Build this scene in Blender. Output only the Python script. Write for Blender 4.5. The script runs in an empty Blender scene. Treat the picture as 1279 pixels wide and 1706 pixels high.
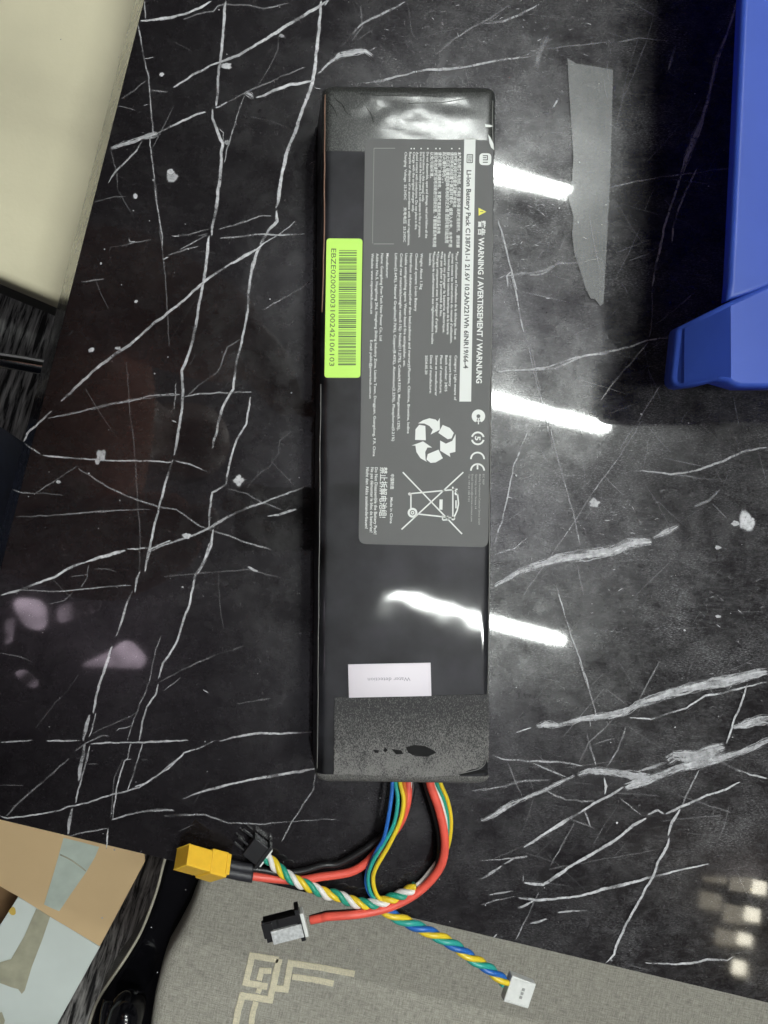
import bpy, bmesh, math, random
from mathutils import Vector, Matrix, noise
random.seed(7)
S = bpy.context.scene
C = S.collection
# ------------------------------------------------------------------ camera, world, lamps' exposure
F = 1300.0                      # focal length in photograph pixels
NX, NY = 440.0, 868.0           # plumb point of the lens in the photograph
ZT = 0.75                       # table top
HC = ZT + 0.458                 # lens height
cam = bpy.data.cameras.new('camera'); co = bpy.data.objects.new('camera', cam); C.objects.link(co)
co.location = (0, 0, HC)
cam.sensor_fit = 'VERTICAL'; cam.sensor_height = 36; cam.sensor_width = 27
cam.lens = F / 1706 * 36
cam.shift_x = (639.5 - NX) / 1706; cam.shift_y = -(853 - NY) / 1706
cam.clip_start = 0.005; cam.clip_end = 60
S.camera = co
W = bpy.data.worlds.new('World'); S.world = W; W.use_nodes = True
W.node_tree.nodes['Background'].inputs[0].default_value = (0.98, 0.97, 1.0, 1)
W.node_tree.nodes['Background'].inputs[1].default_value = 0.13
S.view_settings.view_transform = 'Standard'; S.view_settings.look = 'None'
S.view_settings.exposure = 0.12; S.view_settings.gamma = 1
S.cycles.transparent_max_bounces = 24
TUBE_STRENGTH = 330.0

def P(px, py, z=ZT):
    d = HC - z
    return Vector(((px - NX) * d / F, -(py - NY) * d / F, z))
def R(px, py, h):               # where a thing h above the table top stands whose mirror image lies at px, py
    d = (HC - ZT) + h
    return Vector(((px - NX) * d / F, -(py - NY) * d / F, ZT + h))

# ------------------------------------------------------------------ materials
def lin(c): return tuple(((v / 255) / 12.92 if v / 255 <= .04045 else ((v / 255 + .055) / 1.055) ** 2.4) for v in c)
def mat(name, col, rough=.5, coat=0., coat_r=.03, metal=0., spec=.5, var=0., vscale=300., bump=0., bscale=800., rvar=0., emit=None, stretch=None, trans=0.):
    m = bpy.data.materials.new(name); m.use_nodes = True
    nt = m.node_tree; N = nt.nodes; L = nt.links
    b = N['Principled BSDF']
    b.inputs['Base Color'].default_value = (*col, 1); b.inputs['Roughness'].default_value = rough
    b.inputs['Metallic'].default_value = metal; b.inputs['Specular IOR Level'].default_value = spec
    b.inputs['Coat Weight'].default_value = coat; b.inputs['Coat Roughness'].default_value = coat_r
    if trans: b.inputs['Subsurface Weight'].default_value = trans; b.inputs['Subsurface Radius'].default_value = (.002, .002, .002); b.inputs['Subsurface Scale'].default_value = 1
    if emit: b.inputs['Emission Color'].default_value = (*emit[0], 1); b.inputs['Emission Strength'].default_value = emit[1]
    g = N.new('ShaderNodeNewGeometry')
    mp = N.new('ShaderNodeMapping'); L.new(g.outputs['Position'], mp.inputs[0])
    if stretch: mp.inputs['Rotation'].default_value = (0, 0, stretch[1]); mp.inputs['Scale'].default_value = stretch[0]
    if var:
        n = N.new('ShaderNodeTexNoise'); n.inputs['Scale'].default_value = vscale; n.inputs['Detail'].default_value = 6
        L.new(mp.outputs[0], n.inputs['Vector'])
        r = N.new('ShaderNodeMapRange'); r.inputs[1].default_value = .3; r.inputs[2].default_value = .7
        r.inputs[3].default_value = 1 - var; r.inputs[4].default_value = 1 + var
        L.new(n.outputs['Fac'], r.inputs[0])
        mx = N.new('ShaderNodeVectorMath'); mx.operation = 'SCALE'; mx.inputs[0].default_value = col
        L.new(r.outputs[0], mx.inputs['Scale']); L.new(mx.outputs[0], b.inputs['Base Color'])
    if rvar:
        n = N.new('ShaderNodeTexNoise'); n.inputs['Scale'].default_value = 60; n.inputs['Detail'].default_value = 8
        L.new(g.outputs['Position'], n.inputs['Vector'])
        r = N.new('ShaderNodeMapRange'); r.inputs[3].default_value = max(0, rough - rvar); r.inputs[4].default_value = rough + rvar
        L.new(n.outputs['Fac'], r.inputs[0]); L.new(r.outputs[0], b.inputs['Roughness'])
    if bump:
        n = N.new('ShaderNodeTexNoise'); n.inputs['Scale'].default_value = bscale; n.inputs['Detail'].default_value = 4
        L.new(mp.outputs[0], n.inputs['Vector'])
        bp = N.new('ShaderNodeBump'); bp.inputs['Strength'].default_value = bump; bp.inputs['Distance'].default_value = .0003
        L.new(n.outputs['Fac'], bp.inputs['Height']); L.new(bp.outputs[0], b.inputs['Normal'])
    return m

def marble(name, vein=False):
    m = bpy.data.materials.new(name); m.use_nodes = True
    nt = m.node_tree; N = nt.nodes; L = nt.links
    b = N['Principled BSDF']
    b.inputs['Coat Weight'].default_value = .9; b.inputs['Coat Roughness'].default_value = .025; b.inputs['Coat IOR'].default_value = 1.42
    b.inputs['Roughness'].default_value = .34; b.inputs['Specular IOR Level'].default_value = .22
    g = N.new('ShaderNodeNewGeometry')
    def noise_(sc, det, lo, hi, a, c, rough=.55, dist=0., vec=None):
        n = N.new('ShaderNodeTexNoise'); n.inputs['Scale'].default_value = sc; n.inputs['Detail'].default_value = det
        n.inputs['Roughness'].default_value = rough; n.inputs['Distortion'].default_value = dist
        L.new(vec or g.outputs['Position'], n.inputs['Vector'])
        r = N.new('ShaderNodeMapRange'); r.inputs[1].default_value = lo; r.inputs[2].default_value = hi
        r.inputs[3].default_value = a; r.inputs[4].default_value = c
        L.new(n.outputs['Fac'], r.inputs[0]); return r.outputs[0]
    def math_(op, x, y):
        q = N.new('ShaderNodeMath'); q.operation = op
        for i, v in enumerate((x, y)):
            if isinstance(v, (int, float)): q.inputs[i].default_value = v
            else: L.new(v, q.inputs[i])
        return q.outputs[0]
    if vein:
        at = N.new('ShaderNodeAttribute'); at.attribute_name = 'fade'
        br = noise_(260, 5, .3, .7, .62, 1.12)
        mx = N.new('ShaderNodeVectorMath'); mx.operation = 'SCALE'; mx.inputs[0].default_value = (.66, .66, .68)
        L.new(br, mx.inputs['Scale']); L.new(mx.outputs[0], b.inputs['Base Color'])
        al = noise_(650, 6, .28, .50, .45, 1.0)
        L.new(math_('MULTIPLY', at.outputs['Fac'], al), b.inputs['Alpha'])
        return m
    # cloudy mineral body: dark brown-black with grey flecks, dust bands and fine white grain
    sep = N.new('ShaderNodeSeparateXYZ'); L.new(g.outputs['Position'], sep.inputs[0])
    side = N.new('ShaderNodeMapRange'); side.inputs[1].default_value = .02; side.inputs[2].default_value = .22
    side.inputs[3].default_value = .07; side.inputs[4].default_value = 1.0; L.new(sep.outputs['X'], side.inputs[0])  # grain paler towards the right: partly more flecks, partly lamp haze painted in
    big = noise_(14, 5, .35, .75, 0, 1, dist=.6)
    cloud = noise_(34, 9, .42, .66, 0, 1, rough=.68)
    mp = N.new('ShaderNodeMapping'); mp.inputs['Rotation'].default_value = (0, 0, .25); mp.inputs['Scale'].default_value = (1, 2.6, 1)
    L.new(g.outputs['Position'], mp.inputs[0])
    med = noise_(150, 12, .47, .74, 0, 1, rough=.78, dist=.15, vec=mp.outputs[0])
    fine = noise_(620, 6, .50, .68, 0, 1, rough=.75, vec=mp.outputs[0])
    spk = noise_(900, 3, .66, .74, 0, 1)
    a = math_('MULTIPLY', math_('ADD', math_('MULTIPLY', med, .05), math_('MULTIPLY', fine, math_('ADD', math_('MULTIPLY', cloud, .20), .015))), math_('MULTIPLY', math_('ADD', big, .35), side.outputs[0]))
    a = math_('ADD', a, math_('MULTIPLY', spk, .035))
    a = math_('ADD', a, math_('MULTIPLY', math_('MULTIPLY', cloud, .016), side.outputs[0]))
    a = math_('ADD', a, math_('MULTIPLY', med, .005))
    cb = N.new('ShaderNodeCombineXYZ')
    L.new(math_('ADD', math_('MULTIPLY', a, 1.0), .0060), cb.inputs[0]); L.new(math_('ADD', math_('MULTIPLY', a, 1.0), .0048), cb.inputs[1]); L.new(math_('ADD', math_('MULTIPLY', a, 1.03), .0056), cb.inputs[2])
    L.new(cb.outputs[0], b.inputs['Base Color'])
    # wiped smears: the gloss is a little uneven
    L.new(noise_(60, 10, .3, .7, .20, .34, rough=.75), b.inputs['Roughness'])
    L.new(noise_(26, 12, .36, .70, .03, .38, rough=.76, dist=.4), b.inputs['Specular IOR Level'])
    L.new(noise_(25, 6, .35, .7, .022, .05), b.inputs['Coat Roughness'])
    return m

def speckle(name, dark, light, scale, lo, hi, rough, wear=None, bump=.5, coat=0):
    m = bpy.data.materials.new(name); m.use_nodes = True
    nt = m.node_tree; N = nt.nodes; L = nt.links; b = N['Principled BSDF']
    b.inputs['Roughness'].default_value = rough
    g = N.new('ShaderNodeNewGeometry')
    n = N.new('ShaderNodeTexNoise'); n.inputs['Scale'].default_value = scale; n.inputs['Detail'].default_value = 3; n.inputs['Roughness'].default_value = .75
    mp = N.new('ShaderNodeMapping'); mp.inputs['Scale'].default_value = (1.25, .8, 1); L.new(g.outputs['Position'], mp.inputs[0]); L.new(mp.outputs[0], n.inputs['Vector'])
    val = n.outputs['Fac']
    if wear:                                    # rubbed towards the pack's end, y0 -> y1
        sep = N.new('ShaderNodeSeparateXYZ'); L.new(g.outputs['Position'], sep.inputs[0])
        n2 = N.new('ShaderNodeTexNoise'); n2.inputs['Scale'].default_value = 90; n2.inputs['Detail'].default_value = 5; L.new(g.outputs['Position'], n2.inputs['Vector'])
        r = N.new('ShaderNodeMapRange'); r.inputs[1].default_value = wear[0]; r.inputs[2].default_value = wear[1]; r.inputs[3].default_value = 0; r.inputs[4].default_value = wear[2]
        L.new(sep.outputs['Y'], r.inputs[0])
        q = N.new('ShaderNodeMath'); q.operation = 'MULTIPLY'; L.new(r.outputs[0], q.inputs[0])
        r2 = N.new('ShaderNodeMapRange'); r2.inputs[1].default_value = .3; r2.inputs[2].default_value = .6; r2.inputs[3].default_value = .5; r2.inputs[4].default_value = 1.1
        L.new(n2.outputs['Fac'], r2.inputs[0]); L.new(r2.outputs[0], q.inputs[1])
        q2 = N.new('ShaderNodeMath'); q2.operation = 'ADD'; L.new(q.outputs[0], q2.inputs[0]); L.new(val, q2.inputs[1]); val = q2.outputs[0]
    r = N.new('ShaderNodeMapRange'); r.inputs[1].default_value = lo; r.inputs[2].default_value = hi; L.new(val, r.inputs[0])
    mx = N.new('ShaderNodeMix'); mx.data_type = 'RGBA'; mx.inputs[6].default_value = (*dark, 1); mx.inputs[7].default_value = (*light, 1)
    L.new(r.outputs[0], mx.inputs[0]); L.new(mx.outputs[2], b.inputs['Base Color'])
    if coat: b.inputs['Coat Weight'].default_value = coat; b.inputs['Coat Roughness'].default_value = .13
    bp = N.new('ShaderNodeBump'); bp.inputs['Strength'].default_value = bump; bp.inputs['Distance'].default_value = .0002
    L.new(n.outputs['Fac'], bp.inputs['Height'])
    if coat: b.inputs['Specular IOR Level'].default_value = .2; L.new(bp.outputs[0], b.inputs['Normal'])
    return m

def weave(name, col, sc, amt, rot=0., rough=.9):
    m = bpy.data.materials.new(name); m.use_nodes = True
    nt = m.node_tree; N = nt.nodes; L = nt.links; b = N['Principled BSDF']; b.inputs['Roughness'].default_value = rough
    b.inputs['Specular IOR Level'].default_value = .2
    g = N.new('ShaderNodeNewGeometry'); outs = []
    for s in ((1, .10, 1), (.10, 1, 1), (1.6, 1.6, 1)):
        mp = N.new('ShaderNodeMapping'); mp.vector_type = 'TEXTURE'; mp.inputs['Rotation'].default_value = (0, 0, rot); mp.inputs['Scale'].default_value = (1 / s[0], 1 / s[1], 1)
        L.new(g.outputs['Position'], mp.inputs[0])
        n = N.new('ShaderNodeTexNoise'); n.inputs['Scale'].default_value = sc; n.inputs['Detail'].default_value = 4; L.new(mp.outputs[0], n.inputs['Vector']); outs.append(n.outputs['Fac'])
    a = N.new('ShaderNodeMath'); L.new(outs[0], a.inputs[0]); L.new(outs[1], a.inputs[1])
    a2 = N.new('ShaderNodeMath'); L.new(a.outputs[0], a2.inputs[0]); L.new(outs[2], a2.inputs[1])
    r = N.new('ShaderNodeMapRange'); r.inputs[1].default_value = 1.15; r.inputs[2].default_value = 1.85; r.inputs[3].default_value = 1 - amt; r.inputs[4].default_value = 1 + amt
    L.new(a2.outputs[0], r.inputs[0])
    mx = N.new('ShaderNodeVectorMath'); mx.operation = 'SCALE'; mx.inputs[0].default_value = col
    L.new(r.outputs[0], mx.inputs['Scale']); L.new(mx.outputs[0], b.inputs['Base Color'])
    bp = N.new('ShaderNodeBump'); bp.inputs['Strength'].default_value = .7; bp.inputs['Distance'].default_value = .0005
    L.new(a2.outputs[0], bp.inputs['Height']); L.new(bp.outputs[0], b.inputs['Normal'])
    return m

M = {}
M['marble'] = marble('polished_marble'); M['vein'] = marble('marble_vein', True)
M['vinyl'] = mat('black_vinyl', (.012, .012, .014), .42, coat=.42, coat_r=.045, spec=.12, bump=.10, bscale=900, rvar=.1, var=.85, vscale=45)
M['wrap_edge'] = mat('lit_and_torn_edge', (.16, .16, .15), .35)  # pale tone of the painted edge highlights, also of the torn edge
M['copper_edge'] = mat('brown_edge_line', (.20, .11, .07), .4)
M['label'] = mat('grey_label', (.120, .121, .119), .6, spec=.3, var=.04, vscale=40)
M['print_white'] = mat('white_ink', (.72, .74, .71), .5)
M['print_soft'] = mat('small_white_ink', (.74, .76, .73), .5)
M['print_dim'] = mat('dim_grey_ink', (.34, .345, .33), .5)
M['print_dark'] = mat('dark_ink', (.06, .065, .06), .5)
M['print_bar'] = mat('bar_white', (.70, .72, .69), .5)
M['yellow_ink'] = mat('yellow_ink', (.75, .72, .08), .5)
M['green'] = mat('green_sticker', (.50, .86, .09), .45, var=.03, vscale=50)
M['green_ink'] = mat('barcode_ink', (.035, .07, .015), .5)
M['white_paper'] = mat('white_sticker', (.78, .73, .78), .6)
M['grey_ink'] = mat('faded_ink', (.30, .28, .32), .6)
M['red'] = mat('red_silicone', (.80, .105, .07), .42, coat=.15, coat_r=.2, var=.10, vscale=120)
M['black_wire'] = mat('black_silicone', (.012, .012, .013), .35)
M['white_wire'] = mat('white_insulation', (.78, .76, .72), .35)
M['yellow_wire'] = mat('yellow_insulation', (.80, .58, .03), .35)
M['green_wire'] = mat('green_insulation', (.02, .30, .20), .35)
M['teal_wire'] = mat('teal_insulation', (.03, .36, .30), .35)
M['blue_wire'] = mat('blue_insulation', (.02, .13, .46), .35)
M['orange_wire'] = mat('orange_insulation', (.62, .16, .03), .35)
M['shrink'] = mat('grey_black_sleeve', (.025, .025, .03), .45, bump=.5, bscale=500)
M['conn_yellow'] = mat('yellow_nylon', (.95, .56, .04), .42, trans=.2, var=.05, vscale=200)
M['conn_inner'] = mat('orange_nylon_inside', (.62, .22, .01), .5)
M['conn_black'] = mat('black_nylon', (.010, .010, .011), .3)
M['conn_white'] = mat('white_nylon', (.72, .73, .70), .45, trans=.15, var=.05, vscale=300)
M['conn_grey'] = mat('worn_white_plastic', (.50, .51, .51), .45, var=.25, vscale=600)
M['metal'] = mat('pin_metal', (.55, .54, .52), .3, metal=1)
M['blue'] = mat('blue_polypropylene', (.06, .135, .62), .38, var=.06, vscale=14, bump=.15, bscale=500)
M['film'] = mat('matte_film', (.15, .155, .15), .42, coat=.8, coat_r=.2, var=.10, vscale=60, bump=.8, bscale=170, stretch=((4, .35, 1), 0))
M['beige'] = mat('beige_leatherette', (.70, .65, .46), .6, var=.09, vscale=7, bump=.4, bscale=260)
M['dark_edge'] = mat('dark_underside', (.03, .028, .022), .6)
M['chrome'] = mat('chrome', (.75, .75, .74), .15, metal=1)
M['lacquer'] = mat('black_lacquer', (.003, .003, .004), .12, spec=.35)
M['ivory'] = mat('ivory_trim', (.50, .47, .38), .45)
M['linen'] = weave('grey_linen', (.36, .345, .295), 1100, .40, rot=-.24)
M['embroid'] = weave('cream_embroidery', (.74, .68, .50), 1400, .22, rot=-.24)
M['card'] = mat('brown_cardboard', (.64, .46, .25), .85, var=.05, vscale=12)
M['card_dark'] = mat('shade_toned_cardboard', (.22, .13, .06), .9)  # cardboard brown darkened to hold the shade between the flaps
M['card_white'] = mat('white_faced_card', (.62, .68, .64), .6, var=.03, vscale=30)
M['clear_tape'] = mat('packing_tape', (.50, .57, .50), .3, coat=.3, coat_r=.1, var=.10, vscale=60)
M['clear_tape_dark'] = mat('packing_tape_over_card', (.38, .37, .27), .3, coat=.3, coat_r=.1, var=.14, vscale=80)
M['stain'] = mat('yellow_glue', (.60, .42, .08), .5)
M['white_metal'] = mat('white_enamel', (.7, .7, .7), .4)
M['tube_glow'] = mat('lit_tube', (.9, .9, .9), .4, emit=((.95, 1.0, .96), TUBE_STRENGTH))
M['sweater'] = mat('brown_sweater', (.70, .30, .20), .9)
M['trousers'] = mat('navy_trousers', (.008, .012, .030), .85, var=.3, vscale=60)
M['skin'] = mat('skin', (.50, .27, .19), .5)
M['hair'] = mat('black_hair', (.01, .009, .008), .6)
M['phone'] = mat('dark_phone', (.01, .01, .012), .25)

def floor_mat():
    m = bpy.data.materials.new('black_wood_grain'); m.use_nodes = True
    nt = m.node_tree; N = nt.nodes; L = nt.links; b = N['Principled BSDF']; b.inputs['Roughness'].default_value = .5
    g = N.new('ShaderNodeNewGeometry')
    mp = N.new('ShaderNodeMapping'); mp.vector_type = 'TEXTURE'; mp.inputs['Rotation'].default_value = (0, 0, -.30); mp.inputs['Scale'].default_value = (1, 9, 1)
    L.new(g.outputs['Position'], mp.inputs[0])
    n = N.new('ShaderNodeTexNoise'); n.inputs['Scale'].default_value = 130; n.inputs['Detail'].default_value = 6; n.inputs['Distortion'].default_value = .5; n.inputs['Roughness'].default_value = .65
    L.new(mp.outputs[0], n.inputs['Vector'])
    r = N.new('ShaderNodeValToRGB'); r.color_ramp.elements[0].position = .42; r.color_ramp.elements[0].color = (.006, .006, .007, 1)
    r.color_ramp.elements[1].position = .66; r.color_ramp.elements[1].color = (.60, .60, .58, 1)
    L.new(n.outputs['Fac'], r.inputs[0]); L.new(r.outputs[0], b.inputs['Base Color'])
    return m
M['floor'] = floor_mat()

# ------------------------------------------------------------------ object helpers
def link(o, parent=None):
    C.objects.link(o)
    if parent: o.parent = parent; o.matrix_parent_inverse = parent_inv(parent)
    return o
def parent_inv(p):              # meshes are built in world coordinates; only a thing's Empty has a location
    return Matrix.Translation(-p.location)
def thing(name, label, cat, loc=(0, 0, 0), group=None):
    o = bpy.data.objects.new(name, None); o.location = loc; o.empty_display_size = .02; C.objects.link(o)
    o['label'] = label; o['category'] = cat
    if group: o['group'] = group
    return o
def mesh(name, vs, fs, m, parent=None, smooth=False, mats=None, mi=None):
    me = bpy.data.meshes.new(name); me.from_pydata([tuple(v) for v in vs], [], fs)
    for x in (mats or [m]): me.materials.append(x)
    if mi: me.polygons.foreach_set('material_index', mi)
    if smooth: me.polygons.foreach_set('use_smooth', [True] * len(me.polygons))
    me.update()
    return link(bpy.data.objects.new(name, me), parent)
def finish(name, bm, m, parent=None, smooth=True, bevel=0., seg=2):
    me = bpy.data.meshes.new(name); bmesh.ops.recalc_face_normals(bm, faces=bm.faces)
    if smooth:
        for f in bm.faces: f.smooth = True
    bm.to_mesh(me); bm.free(); me.materials.append(m)
    o = link(bpy.data.objects.new(name, me), parent)
    if bevel:
        b = o.modifiers.new('bevel', 'BEVEL'); b.width = bevel; b.segments = seg; b.limit_method = 'ANGLE'; b.angle_limit = math.radians(30)
        b.harden_normals = True
    return o
def inset_poly(pts, d):           # move each vertex inwards by d (world units), pts in order
    n = len(pts); out = []
    area = sum(pts[i][0] * pts[(i + 1) % n][1] - pts[(i + 1) % n][0] * pts[i][1] for i in range(n))
    s = 1 if area > 0 else -1
    for i in range(n):
        a, b, c = pts[i - 1], pts[i], pts[(i + 1) % n]
        e1 = Vector((b[0] - a[0], b[1] - a[1])); e2 = Vector((c[0] - b[0], c[1] - b[1]))
        if e1.length < 1e-9 or e2.length < 1e-9: out.append(b); continue
        e1.normalize(); e2.normalize()
        n1 = Vector((-e1.y, e1.x)) * s; n2 = Vector((-e2.y, e2.x)) * s
        k = n1 + n2; k = k / max(.35, k.length_squared / 2) if k.length > 1e-6 else n1
        k = k / 1.0
        out.append((b[0] + k.x * d, b[1] + k.y * d))
    return out
def slab(name, pts, ztop, thick, r, m, parent=None, seg=4, flat_bottom=True):   # rounded-edge slab from a world outline
    rings = [(0, ztop - thick)]
    for i in range(seg + 1):
        a = math.pi / 2 * i / seg
        rings.append((r * (1 - math.cos(a)), ztop - r + r * math.sin(a)))
    n = len(pts); vs = []; fs = []
    for d, z in rings:
        q = inset_poly(pts, d) if d > 0 else pts
        vs += [(p[0], p[1], z) for p in q]
    for k in range(len(rings) - 1):
        for i in range(n):
            j = (i + 1) % n; fs.append((k * n + i, k * n + j, (k + 1) * n + j, (k + 1) * n + i))
    fs.append(tuple(range((len(rings) - 1) * n, len(rings) * n))); fs.append(tuple(reversed(range(n))))
    bm = bmesh.new(); bv = [bm.verts.new(v) for v in vs]
    for f in fs:
        q = bm.faces.new([bv[i] for i in f]); q.smooth = len(f) == 4
    o = finish(name, bm, m, parent, smooth=False)
    return o
def pxpoly(pts, z): return [tuple(P(x, y, z)[:2]) for x, y in pts]
def round_poly(pts, r, seg=5):
    out = []; n = len(pts)
    for i in range(n):
        a, b, c = Vector(pts[i - 1]), Vector(pts[i]), Vector(pts[(i + 1) % n])
        u = (a - b); v = (c - b); rr = min(r, u.length * .45, v.length * .45); u.normalize(); v.normalize()
        p0 = b + u * rr; p1 = b + v * rr
        for k in range(seg + 1):
            t = k / seg; out.append(tuple((1 - t) ** 2 * p0 + 2 * t * (1 - t) * b + t * t * p1))
    return out
def smooth_path(pts, step):
    p = [Vector(q) for q in pts]; p = [p[0] * 2 - p[1]] + p + [p[-1] * 2 - p[-2]]; out = []
    for i in range(1, len(p) - 2):
        L_ = (p[i + 1] - p[i]).length; k = max(1, int(L_ / step))
        for j in range(k):
            t = j / k; a, b, c, d = p[i - 1:i + 3]
            out.append(.5 * ((2 * b) + (c - a) * t + (2 * a - 5 * b + 4 * c - d) * t * t + (3 * b - a - 3 * c + d) * t ** 3))
    out.append(p[-2]); return out
def tube(name, path, r, m, parent=None, sides=12, cap=True):
    n = len(path); vs = []; fs = []
    t0 = (path[1] - path[0]).normalized(); up = Vector((0, 0, 1)); side = t0.cross(up)
    if side.length < .1: side = t0.cross(Vector((1, 0, 0)))
    side.normalize()
    for i, p in enumerate(path):
        t = (path[min(i + 1, n - 1)] - path[max(i - 1, 0)]).normalized()
        side = (side - t * side.dot(t)).normalized(); b = t.cross(side)
        rr = r(i / (n - 1)) if callable(r) else r
        for k in range(sides):
            a = 2 * math.pi * k / sides; vs.append(p + side * math.cos(a) * rr + b * math.sin(a) * rr)
    for i in range(n - 1):
        for k in range(sides):
            j = (k + 1) % sides; fs.append((i * sides + k, i * sides + j, (i + 1) * sides + j, (i + 1) * sides + k))
    if cap: fs += [tuple(reversed(range(sides))), tuple(range((n - 1) * sides, n * sides))]
    return mesh(name, vs, fs, m, parent, smooth=True)
def block(name, c, ax, up, dims, m, parent=None, bevel=.0004, taper=1., hollow=0., hmat=None):
    ax = Vector(ax).normalized(); up = Vector(up); up = (up - ax * up.dot(ax)).normalized(); sd = ax.cross(up)
    L_, Wd, H = dims; bm = bmesh.new(); vv = []
    for sx in (-1, 1):
        k = 1 if sx < 0 else taper
        vv.append([bm.verts.new(Vector(c) + ax * sx * L_ / 2 + sd * a * Wd / 2 * k + up * b * H / 2 * k) for a, b in ((-1, -1), (1, -1), (1, 1), (-1, 1))])
    A, B = vv
    for i in range(4): bm.faces.new((A[i], A[(i + 1) % 4], B[(i + 1) % 4], B[i]))
    bm.faces.new(A[::-1]); end = bm.faces.new(B)
    if hollow:
        bmesh.ops.inset_region(bm, faces=[end], thickness=hollow)
        end = [f for f in bm.faces if all((v.co - (Vector(c) + ax * L_ / 2)).dot(ax) > -1e-6 for v in f.verts)]
        end.sort(key=lambda f: -min((v.co - Vector(c) - ax * L_ / 2).length for v in f.verts) * 0 + sum((v.co - Vector(c) - ax * L_ / 2).length for v in f.verts) / len(f.verts))
        inner = end[0]
        ex = bmesh.ops.extrude_face_region(bm, geom=[inner]); bm.faces.remove(inner) if inner.is_valid else None
        bmesh.ops.translate(bm, verts=[e for e in ex['geom'] if isinstance(e, bmesh.types.BMVert)], vec=-ax * L_ * .8)
    return finish(name, bm, m, parent, smooth=True, bevel=bevel)

# ================================================================== THE SETTING
fl = mesh('floor', [(-6, -6, 0), (6, -6, 0), (6, 6, 0), (-6, 6, 0)], [(0, 1, 2, 3)], M['floor']); fl['kind'] = 'structure'
ce = mesh('ceiling', [(-3.2, -3.2, 3.14), (3.2, -3.2, 3.14), (3.2, 3.2, 3.14), (-3.2, 3.2, 3.14)], [(3, 2, 1, 0)], mat('white_ceiling', (.30, .28, .33), .9)); ce['kind'] = 'structure'

# ------------------------------------------------------------------ marble table
table = thing('marble_table', 'polished black marble table with white veins and fine scratches, under the battery pack', 'table', (0.3, 0.0, 0))
def lineL(d, y): return 224 + d * 1.031 - .2525 * y
def ring(dL, dB, z):
    x = (224 + dL * 1.031 - .2525 * (1370 - dB * 1.028)) / (1 + .2525 * .2385); y = 1370 - dB * 1.028 + .2385 * x
    tl, c = P(lineL(dL, -900), -900, z), P(x, y, z); u = (c - tl).normalized()          # left edge line
    f0, f1 = P(0, 1370 - dB * 1.028), P(2300, 1370 - dB * 1.028 + .2385 * 2300); f0.z = f1.z = z; w_ = f1 - f0
    k = ((f0.x - tl.x) * w_.y - (f0.y - tl.y) * w_.x) / (u.x * w_.y - u.y * w_.x); cc = tl + u * k
    ur = P(2300, -900); ur.z = z
    return [tl, cc, f1, ur]
def build_slab():
    rs = [ring(16, 5, ZT), ring(15.3, 4.2, ZT - .0002), ring(2.2, .8, ZT - .0205), ring(.4, 0, ZT - .0235)]
    low = [Vector((v.x, v.y, ZT - .035)) for v in rs[-1]]; rs.append(low)
    vs = [v for r_ in rs for v in r_]; fs = [(0, 1, 2, 3)]
    for k in range(len(rs) - 1):
        for i in range(4): j = (i + 1) % 4; fs.append((k * 4 + i, (k + 1) * 4 + i, (k + 1) * 4 + j, k * 4 + j))
    n = len(rs) - 1; fs.append((n * 4 + 3, n * 4 + 2, n * 4 + 1, n * 4))
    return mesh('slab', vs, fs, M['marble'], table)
slab_o = build_slab()
for x, y in ((.08, .22), (.08, -.1), (.55, .3), (.55, -.3)):
    block('leg', (x + .05, y, .357), (0, 0, 1), (1, 0, 0), (.714, .06, .06), M['dark_edge'], table, bevel=.003)

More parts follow.
